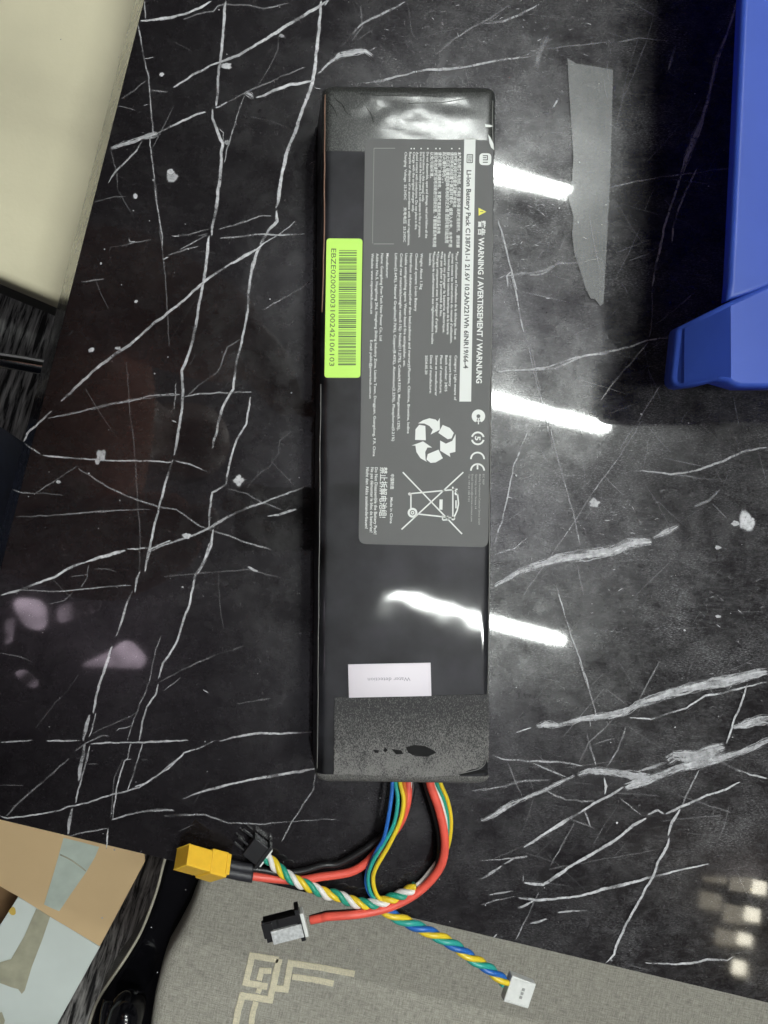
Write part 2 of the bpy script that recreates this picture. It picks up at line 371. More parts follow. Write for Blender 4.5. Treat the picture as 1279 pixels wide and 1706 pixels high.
VZ = [0]
class Ribbons:
    def __init__(s): s.v = []; s.f = []; s.a = []
    def add(s, pts, w, alpha=1., jit=.9, taper=True, step=3.5, soft=.5):
        z = ZT + .00006 + VZ[0] * 2.5e-6; VZ[0] += 1
        ws = w if isinstance(w, (list, tuple)) else [w] * len(pts)
        path = []; wid = []
        for i in range(len(pts) - 1):
            a, b = Vector(pts[i]), Vector(pts[i + 1]); k = max(1, int((b - a).length / step))
            for j in range(k): t = j / k; path.append(a.lerp(b, t)); wid.append(ws[i] * (1 - t) + ws[i + 1] * t)
        path.append(Vector(pts[-1])); wid.append(ws[-1]); n = len(path); seed = random.random() * 50; base = len(s.v)
        if n < 3: path = [path[0], (path[0] + path[-1]) / 2, path[-1]]; wid = [wid[0]] * 3; n = 3
        for i, p in enumerate(path):
            t = (path[min(i + 1, n - 1)] - path[max(i - 1, 0)]); t.normalize(); nn = Vector((-t.y, t.x))
            jj = noise.noise(Vector((i * .22, seed, 0))) * jit * 1.6 + noise.noise(Vector((i * .9, seed, 4))) * jit * .5
            w1 = wid[i] * (1 + .5 * noise.noise(Vector((i * .11, seed, 9))) + .3 * noise.noise(Vector((i * .8, seed, 9)))) ; w2 = wid[i] * (1 + .5 * noise.noise(Vector((i * .13, seed, 19))) + .3 * noise.noise(Vector((i * .7, seed, 3))))
            if taper: e = min(1, (i + .5) / 5, (n - i - .5) / 5); w1 *= .3 + .7 * e; w2 *= .3 + .7 * e
            al = alpha * max(.10, min(1, .82 + 1.0 * noise.noise(Vector((i * .10, seed, 29))) + .3 * noise.noise(Vector((i * .6, seed, 2)))))
            if i in (0, n - 1) and taper: al = 0
            for o_, a_ in ((-w2 / 2 - soft, 0), (-w2 / 2 * .7, al), (w1 / 2 * .7, al), (w1 / 2 + soft, 0)):
                q = p + nn * (jj + o_); s.v.append(P(q.x, q.y, z)); s.a.append(a_)
        for i in range(n - 1):
            for k in range(3): o = base + i * 4 + k; s.f.append((o, o + 1, o + 5, o + 4))
    def blob(s, cx, cy, rx, ry, alpha=1., rag=.35):
        z = ZT + .00006 + VZ[0] * 2.5e-6; VZ[0] += 1; base = len(s.v); n = 18; seed = random.random() * 50
        s.v.append(P(cx, cy, z)); s.a.append(alpha)
        for ringk, (rr, a_) in enumerate(((.75, alpha), (1.1, 0))):
            for k in range(n):
                a = 2 * math.pi * k / n; q = rr * (1 + rag * 1.5 * noise.noise(Vector((math.cos(a) * 1.5, math.sin(a) * 1.5, seed))))
                s.v.append(P(cx + rx * q * math.cos(a), cy + ry * q * math.sin(a), z)); s.a.append(a_)
        for k in range(n):
            j = (k + 1) % n; s.f.append((base, base + 1 + k, base + 1 + j)); s.f.append((base + 1 + k, base + 1 + n + k, base + 1 + n + j, base + 1 + j))
    def build(s, name, parent):
        o = mesh(name, s.v, s.f, M['vein'], parent); at = o.data.attributes.new('fade', 'FLOAT', 'POINT'); at.data.foreach_set('value', s.a)
        o['kind'] = 'stuff'; return o
ZO = {'A': (200, 0, 3.553), 'B': (540, 0, 2.46), 'C': (100, 300, 2.585), 'D': (800, 320, 4.4875), 'E': (0, 900, 3.28), 'F': (1000, 1080, 4.584),
      'G': (0, 0, 3.79), 'H': (0, 400, 3.103), 'I': (880, 0, 2.2757), 'J': (800, 700, 2.67), 'K': (800, 1100, 2.67), 'L': (0, 900, 2.284), 'M': (560, 1280, 3.762), 'N': (280, 1280, 3.997), 'Z': (0, 0, 1)}
def cv(k, pts): ox, oy, s = ZO[k]; return [(ox + x / s, oy + y / s) for x, y in pts]
RB = Ribbons()
def V(k, pts, w=2.2, alpha=.9, jit=.9):
    q = cv(k, pts); al = alpha if alpha >= .85 else .95 * alpha ** 1.9
    wm = max(w) if isinstance(w, list) else w
    if wm <= 6: RB.add(q, w, min(1, al * 1.08), jit); return
    ws = w if isinstance(w, list) else [w] * len(q)             # broad veins are bundles of strands
    RB.add(q, [v * .78 for v in ws], al, jit)
    for off, k_, a_ in ((-.42, .30, .8), (.40, .34, .75), (-.15, .5, .5), (.62, .12, .6), (-.66, .10, .5)):
        nq = []
        for i, p in enumerate(q):
            a, b = Vector(q[max(0, i - 1)]), Vector(q[min(len(q) - 1, i + 1)]); n = Vector((-(b - a).y, (b - a).x)).normalized()
            nq.append(tuple(Vector(p) + n * ws[i] * off))
        RB.add(nq, [max(.8, v * k_) for v in ws], al * a_, 1.6)
# main veins, traced
V('A', [(625, 0), (615, 120), (600, 320), (585, 400), (575, 560), (568, 635)], 4.2)
V('A', [(545, 640), (552, 700), (575, 780), (605, 850), (595, 1000), (578, 1150), (562, 1260), (545, 1360), (540, 1400)], 4.6)
V('A', [(528, 1390), (515, 1450), (505, 1600), (490, 1700)], 4.6)
V('C', [(640, 240), (630, 350), (620, 430), (598, 540), (580, 650), (555, 750), (525, 820), (530, 900), (522, 1000), (505, 1100), (490, 1190)], 4.2)
V('C', [(487, 1200), (455, 1300), (425, 1410), (400, 1520), (378, 1610), (365, 1690)], 3.4)
V('A', [(1190, 0), (1180, 100), (1165, 300), (1140, 480), (1125, 540), (1080, 640), (1040, 770), (980, 920), (950, 1080), (935, 1190), (922, 1240)], 5.4)
V('A', [(925, 1240), (930, 1310), (880, 1360), (840, 1430), (800, 1520), (775, 1610), (765, 1700)], 4.6)
V('C', [(830, 340), (815, 440), (805, 570), (785, 680), (755, 810), (745, 900), (705, 960), (680, 1050), (655, 1160)], 3.6)
V('C', [(805, 560), (795, 640)], 4)
V('C', [(820, 930), (800, 1050), (760, 1120), (735, 1200), (712, 1310), (655, 1345), (645, 1420), (640, 1500)], 3.)
V('C', [(660, 1500), (650, 1570), (625, 1640), (590, 1700)], 3.2)
V('L', [(800, 0), (780, 70), (745, 130), (720, 240), (690, 330), (670, 390), (620, 470), (600, 530)], 3.2)
V('E', [(865, 780), (850, 840), (800, 910), (780, 980), (760, 1100)], 2.8)
V('E', [(778, 1105), (745, 1220), (692, 1380)], 2.)
V('E', [(820, 0), (815, 70), (790, 160)], 3.4); V('E', [(765, 165), (745, 220), (735, 290)], 3.4)
V('E', [(725, 270), (690, 360), (655, 470), (630, 530)], 3.0)
V('E', [(612, 575), (580, 680), (540, 790), (520, 880), (510, 950)], 4.2)
V('E', [(490, 950), (465, 1040), (455, 1100)], 6.); V('E', [(525, 940), (505, 1030), (485, 1080)], 1.8)
V('E', [(465, 1110), (455, 1180), (435, 1250), (430, 1320)], 6.); V('E', [(490, 1120), (475, 1200), (440, 1320), (410, 1440)], 2.6)
V('E', [(395, 1460), (378, 1540), (370, 1610)], [5, 6, 5])
V('E', [(880, 520), (850, 600), (815, 780), (760, 900), (725, 1000), (695, 1100)], 1.3, .7); V('E', [(715, 1105), (698, 1195), (680, 1205), (650, 1300), (630, 1400), (612, 1530)], 1.8)
V('E', [(0, 1105), (180, 1092)], 2.2); V('E', [(250, 1095), (440, 1098)], 2.6); V('E', [(490, 1115), (600, 1105), (720, 1105), (984, 1095)], 2.2); V('L', [(540, 770), (720, 762)], 2)
V('E', [(0, 1510), (40, 1520), (200, 1500), (330, 1475), (370, 1455), (480, 1435), (560, 1405), (640, 1385), (760, 1350), (880, 1270), (984, 1180)], 2.2)
V('E', [(30, 1510), (110, 1425), (210, 1340), (290, 1270), (380, 1190)], 2.6, .6); V('E', [(405, 1155), (470, 1110), (560, 1070), (600, 1070)], 2.6, .7)
V('E', [(370, 1620), (450, 1600), (590, 1570)], 1.8, .7); V('E', [(590, 1570), (585, 1630), (580, 1690)], 2)
V('E', [(605, 1530), (700, 1500), (800, 1480), (950, 1475)], 2., .8)
V('E', [(0, 1338), (130, 1340)], 1.2, .5); V('E', [(475, 1225), (540, 1222)], 1.4, .6); V('E', [(680, 1200), (720, 1196)], 2); V('E', [(770, 1198), (810, 1197)], 1.3, .6)
V('E', [(500, 1060), (600, 1010), (700, 970), (760, 930)], 1.2, .45); V('E', [(630, 1045), (650, 1030), (720, 1015)], 2.2, .7)
V('E', [(190, 1030), (300, 890), (370, 820), (430, 730)], 1, .35)
V('L', [(510, 940), (560, 920), (640, 870), (700, 810), (760, 790), (820, 760)], 2.2); V('L', [(830, 765), (900, 748), (970, 735), (1090, 735), (1190, 730)], [2, 3, 4, 3, 2])
V('L', [(690, 985), (760, 960), (830, 940), (930, 915), (1050, 895), (1200, 868)], [1.5, 2.5, 4, 3, 4.5, 3.5])
V('L', [(425, 1062), (520, 1035), (600, 1025), (664, 1030)], [2, 2.4, 3, 4.5], .8); V('L', [(620, 1048), (700, 1045), (780, 1045), (870, 1075), (990, 1080), (1080, 1072), (1279, 1060)], [4, 3.4, 2.4, 1.8, 1.6, 1.2, 1.2], .65)
V('L', [(1200, 885), (1190, 950), (1140, 1030), (1100, 1090), (1070, 1150)], 2, .7)
V('L', [(600, 540), (680, 500), (760, 460), (840, 430), (930, 400)], 1.6, .55); V('L', [(620, 575), (690, 520)], 1.6, .6); V('L', [(900, 622), (1030, 602)], 1.6, .5)
V('L', [(770, 568), (795, 582)], 2.); V('L', [(420, 1060), (435, 900), (470, 830)], 1.2, .5)
V('L', [(620, 140), (760, 125), (940, 112), (1000, 125), (1090, 150)], 1.4, .45); V('L', [(940, 100), (985, 118)], 6, .9); V('L', [(910, 0), (1040, 38)], 2, .6)
V('L', [(830, 120), (835, 240), (850, 340)], 1.2, .35)
V('E', [(0, 302), (120, 265), (300, 200), (400, 140), (470, 120)], [2.2, 3.4, 3.4, 3.6, 3.6]); V('E', [(460, 122), (520, 105), (580, 85), (640, 65), (690, 55)], [3, 5, 6, 6, 3])
V('E', [(690, 48), (760, 45), (830, 40), (940, 0)], 2.6); V('L', [(560, 40), (650, 0)], 2.4)
V('E', [(20, 290), (110, 272), (280, 282), (420, 272), (520, 260), (600, 255), (720, 245)], 1.8, .7); V('E', [(485, 130), (475, 200), (440, 260)], 1.6, .6)
V('E', [(510, 158), (600, 160), (640, 172)], 1.2, .5); V('E', [(380, 200), (480, 188)], 1.2, .5); V('E', [(0, 615), (100, 635), (180, 665)], 1.6, .5); V('E', [(260, 350), (350, 330), (400, 280)], 1.2, .5)
# left upper part
V('G', [(912, 0), (918, 125)], 2.2, .7); V('G', [(880, 132), (985, 128)], 3.); V('G', [(1000, 125), (1080, 110), (1137, 92)], 3.6)
V('G', [(870, 145), (900, 320), (935, 480), (948, 620), (965, 840), (945, 880), (970, 1100), (985, 1260), (1025, 1500), (1028, 1560)], 1.9, .75)
V('G', [(795, 240), (860, 160)], 1.6, .5); V('G', [(905, 372), (975, 362)], 2., .8); V('G', [(760, 625), (850, 570), (925, 505)], 2., .6); V('G', [(735, 670), (820, 685), (855, 700)], 1.6, .5)
V('G', [(1090, 555), (1137, 530)], 3.); V('G', [(900, 668), (940, 655)], 2.2, .6); V('G', [(950, 572), (1060, 578)], 1.6, .6)
V('G', [(695, 938), (800, 905), (900, 868), (960, 855), (1000, 842)], [3, 4, 5, 7, 4]); V('G', [(995, 845), (1137, 775)], 2.4)
V('G', [(900, 890), (860, 950), (760, 1050), (705, 1115), (680, 1160)], [2.2, 2.6, 2.6, 2.6, 2], .8); V('G', [(700, 945), (740, 1100), (745, 1200), (800, 1300), (850, 1370)], 1.4, .4)
V('G', [(590, 1275), (720, 1245), (800, 1235)], 1.4, .45); V('G', [(1080, 1492), (1137, 1490)], 1.8, .7); V('G', [(1025, 1640), (1065, 1620)], 4., .9); V('G', [(810, 1500), (820, 1528), (860, 1530)], [3, 4, 2.5], .8)
V('G', [(690, 1590), (700, 1560), (780, 1550), (850, 1530), (960, 1515)], 1.3, .5)
V('A', [(150, 125), (270, 105), (380, 85), (470, 45), (545, 5)], 3.6); V('A', [(370, 115), (450, 85), (550, 65), (580, 35), (620, 25), (760, 30), (850, 52), (950, 30), (1000, 15)], 2., .6)
V('A', [(310, 520), (420, 450), (530, 390), (600, 365), (700, 325), (800, 268), (930, 190), (1000, 140), (1100, 85), (1180, 35), (1240, 0)], [2.4, 3, 3.2, 3, 4.5, 4.2, 5.5, 5, 5, 4.5, 4])
V('A', [(605, 370), (660, 345), (750, 300)], 2, .7); V('A', [(560, 640), (640, 605)], 3.4); V('A', [(215, 790), (370, 715), (450, 680), (510, 662)], [2.5, 3, 3.5, 4.])
V('A', [(640, 600), (740, 550), (790, 525), (880, 490), (960, 450), (1100, 395)], 2., .55); V('A', [(800, 580), (900, 540), (1010, 500), (1140, 480)], 4.6); V('A', [(735, 548), (770, 560), (790, 580)], [5, 9, 4])
V('A', [(1165, 440), (1210, 400), (1279, 345)], 3.6); V('A', [(1140, 510), (1160, 522), (1195, 525)], 1.8, .8); V('A', [(740, 560), (700, 650), (660, 790), (630, 900), (615, 970)], 1.8, .7)
V('A', [(580, 755), (612, 785), (612, 840)], 2, .8); V('A', [(945, 200), (930, 300), (880, 400), (810, 520)], 1.2, .4); V('A', [(180, 530), (280, 545)], 1.6, .6)
V('A', [(300, 1395), (400, 1390), (530, 1355)], 1.8, .6); V('A', [(580, 1360), (650, 1340), (760, 1305), (820, 1282), (900, 1275)], 2., .7); V('A', [(585, 1412), (700, 1400), (830, 1385), (960, 1392), (1100, 1385)], 2.2, .8)
V('A', [(450, 1700), (560, 1620), (640, 1570), (730, 1520), (810, 1475), (860, 1435), (960, 1375), (1040, 1305)], [3.5, 3.5, 3.2, 4.5, 2.5, 2, 1.6, 1.4]); V('A', [(1115, 975), (1160, 950)], 2.4, .7); V('A', [(1150, 960), (1130, 1080)], 1.4, .5)
V('A', [(770, 690), (900, 720), (990, 750)], 1.2, .35); V('A', [(350, 1480), (440, 1430), (520, 1390)], 1.8, .6); V('A', [(280, 1510), (400, 1470), (470, 1455)], 1.8, .6)
V('C', [(0, 955), (80, 880), (170, 800), (250, 740), (300, 710), (400, 620), (500, 545), (620, 440)], [4, 4, 4.5, 4.8, 4, 4, 4, 3.5])
V('H', [(120, 1045), (140, 1000), (210, 935), (270, 880)], 3.4); V('H', [(125, 1050), (215, 1110)], 3.); V('H', [(215, 1112), (300, 1122), (440, 1130), (560, 1140), (700, 1140), (890, 1148)], 2.2, .85)
V('C', [(490, 1208), (550, 1222), (640, 1258)], 2.2, .8); V('C', [(0, 1018), (100, 995), (230, 965), (340, 945), (450, 930), (520, 922)], 2., .7); V('C', [(530, 935), (600, 920), (730, 915), (830, 912)], 2.2, .7); V('C', [(575, 925), (615, 918)], 3.6)
V('C', [(540, 935), (600, 880), (680, 825), (720, 720), (780, 685)], 1.8, .5); V('C', [(500, 870), (490, 990)], 1.8, .7); V('C', [(478, 1035), (505, 1042)], 3.5)
V('C', [(870, 560), (960, 510), (1030, 470), (1090, 425)], 1.6, .6); V('C', [(75, 1240), (200, 1320), (330, 1378), (420, 1405), (500, 1420), (560, 1460), (600, 1490), (720, 1530), (800, 1560), (910, 1592)], 2.2, .6)
V('C', [(380, 1600), (480, 1560), (590, 1525), (650, 1495), (720, 1450), (800, 1415), (900, 1380), (1090, 1305)], [2.5, 3, 4, 4, 4, 3.4, 2.6, 2.4], .75); V('C', [(890, 1448), (950, 1440), (1020, 1415)], [2, 4, 4.5]); V('C', [(720, 1330), (800, 1350), (870, 1390), (960, 1420)], 1.6, .5)
V('C', [(0, 1440), (130, 1430), (300, 1420)], 1.6, .5); V('C', [(0, 1195), (120, 1205), (300, 1210)], 1.4, .5); V('C', [(800, 1330), (850, 1270), (900, 1235), (940, 1180), (945, 1120), (1000, 1080)], 1.4, .4)
V('C', [(285, 780), (300, 1000), (320, 1150), (330, 1320), (345, 1540), (340, 1700)], 1.3, .4); V('C', [(410, 10), (440, 300), (455, 440), (470, 720)], 1.4, .45)
V('C', [(1090, 780), (1075, 830), (1090, 880)], 1.6, .5); V('C', [(590, 240), (640, 230)], 2, .6); V('C', [(60, 300), (90, 310)], 2, .5)
V('H', [(240, 920), (400, 890), (520, 855), (700, 820), (820, 800), (925, 795)], 1.8, .7); V('H', [(60, 1290), (120, 1308), (250, 1310), (330, 1320)], 1.7, .5); V('H', [(180, 1308), (290, 1240), (400, 1165)], 1.6, .5)
V('H', [(80, 1430), (240, 1425), (400, 1412), (560, 1398), (780, 1392)], 1.6, .5); V('H', [(415, 215), (540, 200)], 2, .6); V('H', [(350, 495), (380, 470)], 1.5, .5)
# upper middle
V('B', [(20, 255), (60, 228), (130, 212), (170, 210), (200, 230)], [2, 7, 8, 5, 3]); V('B', [(180, 208), (215, 192)], 2.4); V('B', [(70, 190), (150, 100), (230, 60), (335, 5)], [1.5, 3, 4, 2.5], .75)
V('B', [(160, 340), (240, 330), (350, 300), (420, 285), (480, 285), (580, 275), (650, 260), (730, 245), (850, 230)], [2, 4, 2.5, 4, 5, 3, 4, 2.5, 2.5], .8); V('B', [(455, 225), (540, 155), (610, 110), (680, 75), (760, 20)], 2., .6)
V('B', [(650, 95), (730, 90), (800, 60), (885, 15)], [2, 3.5, 3.5, 2], .7); V('B', [(870, 280), (880, 215), (915, 145)], [9, 5, 8], .35); V('B', [(900, 200), (1080, 180), (1279, 165)], 1.4, .5)
V('B', [(575, 270), (590, 335)], 1.6, .5); V('B', [(340, 10), (360, 130), (375, 160), (480, 130), (560, 115)], 1.6, .3); V('B', [(150, 20), (155, 110), (110, 170)], 1.8, .5); V('B', [(130, 170), (200, 120)], 1.6, .4); V('B', [(330, 160), (345, 200)], 4, .25)
V('B', [(0, 25), (20, 0)], 4); V('B', [(935, 445), (960, 400)], 4, .8); V('B', [(720, 320), (745, 330)], 6, .4); V('B', [(715, 455), (800, 450)], 2, .35); V('B', [(900, 545), (990, 545)], 2, .35)
V('B', [(715, 905), (740, 1000), (765, 1105), (790, 1195)], 2.6, .75); V('B', [(715, 960), (830, 975), (960, 1020)], 4, .25); V('B', [(705, 1145), (740, 1130), (830, 1120), (900, 1110), (960, 1080), (1060, 1075), (1135, 1055)], [2.5, 2.5, 3.5, 3.5, 2.5, 1.8, 1.5], .6)
V('B', [(750, 1180), (748, 1130), (770, 1110)], 3.6, .7); V('B', [(700, 380), (770, 372), (850, 385)], 1.4, .3)
# under the bin
V('I', [(795, 0), (745, 150), (715, 220), (700, 290), (680, 380), (660, 450), (635, 510), (600, 600), (580, 660)], [3, 3.5, 4, 4, 4, 5, 9, 7, 4], .8); V('I', [(580, 660), (545, 770), (515, 860), (500, 940), (480, 1020), (470, 1090)], 3.6, .8); V('I', [(470, 1090), (470, 1200), (460, 1280)], 1.8, .6)
V('I', [(640, 635), (600, 720), (570, 790), (550, 860), (545, 920)], 3., .75); V('I', [(305, 712), (400, 690), (500, 672), (600, 660), (780, 635)], 2., .6); V('I', [(560, 165), (545, 220), (530, 270)], [2, 6, 3], .7)
V('I', [(490, 0), (450, 150), (400, 280), (360, 370), (330, 490)], 1.4, .35); V('I', [(420, 130), (370, 300), (340, 450)], 1.2, .3); V('I', [(385, 0), (460, 50), (530, 90)], 1.4, .35); V('I', [(340, 160), (420, 145), (550, 155)], 1.6, .5)
V('I', [(380, 990), (460, 960), (520, 915)], 1.8, .45); V('I', [(330, 960), (470, 905)], 1.4, .4); V('I', [(0, 1400), (80, 1390), (180, 1355), (300, 1335), (400, 1310), (450, 1290), (560, 1275)], [2.2, 2.4, 3, 3.4, 2.6, 2, 1.5], .75)
V('I', [(455, 1295), (420, 1340), (340, 1430), (270, 1520)], 2.2, .6); V('I', [(640, 1100), (560, 1170), (480, 1230)], 1.8, .4); V('I', [(500, 1460), (420, 1590), (345, 1706)], 1.8, .55); V('I', [(300, 1570), (410, 1530)], 1.8, .35)
V('I', [(0, 1310), (30, 1450), (60, 1560), (95, 1706)], 1.8, .6); V('I', [(0, 1045), (60, 1035), (110, 1005)], 3., .6); V('I', [(90, 415), (110, 375)], 3, .6); V('I', [(25, 260), (45, 200), (75, 135)], [8, 5, 4], .3); V('I', [(20, 270), (45, 285)], 8, .3)
V('D', [(130, 190), (210, 165), (280, 180), (320, 230)], [3, 6, 8, 4], .3); V('D', [(130, 200), (180, 400), (225, 560), (265, 740), (290, 900), (330, 1060)], 2.4, .7); V('D', [(330, 1060), (380, 1150), (410, 1300), (440, 1450), (470, 1600)], 1.6, .6)
V('D', [(120, 1345), (260, 1335), (400, 1328), (560, 1315), (690, 1260), (800, 1220), (960, 1205)], 3., .75); V('D', [(115, 1000), (280, 970)], 1.8, .4); V('D', [(400, 530), (480, 430)], 2, .4); V('D', [(180, 880), (220, 840)], 3, .4)
# right side
V('J', [(60, 740), (180, 670), (350, 615), (480, 600), (590, 580), (660, 550), (765, 540)], [3, 7, 11, 14, 11, 14, 8]); V('J', [(765, 525), (830, 495), (885, 470)], [3, 7, 4], .8); V('J', [(340, 600), (480, 570), (600, 555)], 2, .5)
V('J', [(60, 600), (150, 570), (215, 520)], 2.4, .6); V('J', [(210, 50), (150, 200), (125, 320), (95, 450), (60, 560)], 2.2, .75); V('J', [(305, 0), (330, 120), (375, 280), (415, 420), (445, 560)], 1.9, .6); V('J', [(430, 640), (460, 780)], 1.8, .6)
V('J', [(720, 0), (620, 160), (500, 320), (420, 450), (330, 580), (190, 780)], 1.5, .6); V('J', [(320, 670), (370, 850), (420, 1000), (470, 1140), (515, 1310)], 2., .75); V('J', [(620, 235), (720, 225), (850, 240), (960, 225), (1080, 180), (1180, 135), (1279, 120)], [1.5, 1.8, 3, 3.4, 3.6, 3.4, 2.6], .8)
V('J', [(850, 242), (960, 255), (1040, 265)], 1.8, .5); V('J', [(950, 385), (1020, 355), (1070, 305)], [6, 4, 3], .5); V('J', [(1030, 370), (1100, 440)], 2, .5); V('J', [(750, 80), (725, 220)], 1.4, .4)
V('J', [(590, 630), (700, 622), (850, 625)], 1.8, .35); V('J', [(1280, 1115), (1220, 1130), (1100, 1160), (1000, 1175), (900, 1200), (800, 1230), (700, 1265), (640, 1300), (560, 1320)], [9, 11, 13, 13, 12, 11, 9, 8, 7])
V('K', [(155, 322), (230, 300)], 2.); V('K', [(245, 292), (290, 285), (350, 290), (450, 262), (540, 248), (620, 235), (660, 215)], [4, 8, 5, 6, 8, 8, 4]); V('K', [(1279, 95), (1170, 120), (1080, 145), (1000, 155), (920, 210), (830, 240), (760, 262), (660, 255)], [2.5, 2.5, 3.5, 3.4, 2.4, 3, 2.4, 1.5], .85)
V('K', [(1120, 300), (1180, 285), (1240, 268), (1290, 262)], [4, 10, 12, 14]); V('K', [(1115, 345), (1130, 340)], 4); V('K', [(1290, 350), (1240, 375), (1160, 410), (1090, 430), (1000, 450), (930, 475)], [7, 8, 7, 9, 12, 9])
V('K', [(850, 420), (900, 425), (960, 430), (1020, 405), (1090, 385)], [9, 14, 15, 17, 10]); V('K', [(830, 450), (870, 425)], 12); V('K', [(940, 465), (880, 480), (800, 510), (720, 540), (640, 565)], [11, 9, 8, 12, 9]); V('K', [(1040, 440), (980, 455), (900, 470)], 13)
V('K', [(690, 495), (760, 475), (830, 455)], [3, 5, 6], .7); V('K', [(430, 512), (480, 492), (560, 495), (640, 505), (700, 520), (760, 520)], [3, 8, 9, 9, 14, 7]); V('K', [(640, 560), (580, 600), (500, 640), (440, 680), (370, 720), (290, 770), (190, 835)], [5, 4, 4, 3, 6, 4.5, 3])
V('K', [(550, 515), (560, 560), (552, 600)], [3, 5, 2]); V('K', [(55, 422), (100, 440), (220, 448), (300, 450), (400, 458), (460, 470)], [3, 2, 2.5, 3.4, 2.6, 2], .8); V('K', [(0, 580), (100, 562), (200, 535), (310, 532)], 1.8, .6)
V('K', [(120, 448), (150, 530), (190, 605)], 1.8, .5); V('K', [(230, 455), (320, 495), (385, 520)], 2.4, .75); V('K', [(0, 715), (60, 690), (120, 650), (170, 625), (260, 590), (340, 550), (420, 510)], [3.5, 4.5, 7, 4, 3.4, 3.4, 2.6]); V('K', [(290, 580), (380, 620), (450, 628), (510, 628)], 2.6, .6)
V('K', [(475, 325), (490, 380), (515, 470)], 3., .8); V('K', [(490, 250), (490, 300)], 2, .7); V('K', [(560, 475), (610, 400), (650, 290)], 2, .6); V('K', [(440, 455), (480, 370), (590, 265)], 1.8, .55); V('K', [(500, 375), (600, 345)], 1.6, .5)
V('K', [(1190, 100), (1170, 170), (1120, 290), (1095, 375)], 2.8, .85); V('K', [(1050, 445), (1110, 475), (1200, 510), (1279, 525)], [5, 4, 3, 3], .85); V('K', [(975, 485), (910, 610), (895, 660)], 2.6, .7); V('K', [(890, 660), (850, 730), (832, 785)], 4.4)
V('K', [(840, 785), (830, 830), (790, 900), (765, 970), (740, 1010), (690, 1100), (640, 1190), (605, 1270), (595, 1310), (550, 1355)], [5, 5, 4, 4.5, 3.4, 4, 4, 4, 3, 1.5]); V('K', [(1160, 540), (1090, 575), (1010, 600), (920, 640), (820, 685)], [2, 3.4, 3.6, 4, 5])
V('K', [(820, 685), (790, 670), (740, 690)], 5.); V('K', [(740, 700), (680, 735), (600, 800), (510, 855), (420, 905), (340, 960), (280, 1000), (240, 995), (190, 990)], [4, 5, 4.5, 5, 4.5, 5.5, 5, 5.5, 4]); V('K', [(190, 990), (190, 950)], 2, .7)
V('K', [(165, 1055), (250, 1068), (400, 1055), (500, 1035), (545, 1018), (640, 998), (760, 965), (880, 935), (1020, 905)], [3, 4.5, 3.4, 4, 6, 5, 3.5, 2.6, 2]); V('K', [(165, 1105), (200, 1090), (240, 1070)], [6, 4, 3]); V('K', [(340, 1122), (370, 1118), (490, 1112)], [5, 3, 1.5], .8); V('K', [(215, 1172), (300, 1152)], 4.)
V('K', [(310, 915), (350, 850), (420, 720)], 1.8, .6); V('K', [(155, 1248), (200, 1160), (260, 1030)], 1.8, .6); V('K', [(55, 1238), (75, 1215)], 4, .8); V('K', [(0, 975), (50, 945), (100, 910)], [4, 5, 3]); V('K', [(35, 1045), (150, 1025)], 2.6, .7); V('K', [(0, 1090), (80, 1065), (160, 1050)], 1.8, .6)
V('K', [(0, 892), (100, 885), (160, 880), (215, 872)], [1.5, 1.5, 3, 6], .7); V('K', [(100, 910), (160, 875)], 3., .7); V('K', [(730, 1345), (850, 1352), (940, 1348), (1010, 1330), (1100, 1335), (1130, 1315)], [2, 2.4, 4, 4, 3, 2], .85); V('K', [(640, 1345), (760, 1385)], 1.8, .4); V('K', [(660, 1290), (700, 1325)], 1.8, .4)
V('K', [(460, 660), (490, 745)], [4, 2], .7); V('K', [(400, 708), (510, 748)], 2, .6); V('K', [(870, 595), (1000, 640), (1120, 680)], 1.8, .45); V('K', [(1140, 695), (1200, 720), (1240, 735)], 3.4, .8); V('K', [(700, 648), (712, 640)], 4); V('K', [(800, 715), (900, 705), (1080, 690)], 1.6, .45)
V('K', [(620, 610), (680, 660), (720, 690)], 1.8, .6); V('K', [(1105, 650), (1085, 740), (1060, 800)], 1.6, .4); V('K', [(600, 590), (720, 595), (800, 605)], 2, .45); V('K', [(800, 0), (740, 110), (700, 190)], 1.8, .6); V('K', [(440, 0), (480, 130), (515, 240)], 2, .7)
V('K', [(550, 120), (660, 205)], 1.4, .4); V('K', [(610, 0), (680, 110)], 2.4, .3); V('K', [(650, 290), (820, 400)], 1.2, .4); V('K', [(850, 200), (940, 230)], 1.2, .3); V('K', [(925, 60), (945, 0)], [4, 6], .3)
V('K', [(1060, 1310), (1279, 1290)], 1.2, .3); V('K', [(300, 930), (440, 905)], 1.4, .5); V('K', [(440, 905), (800, 840)], 1.2, .4)
V('M', [(840, 140), (950, 130), (1050, 110), (1140, 80), (1279, 75)], 1.9, .55)
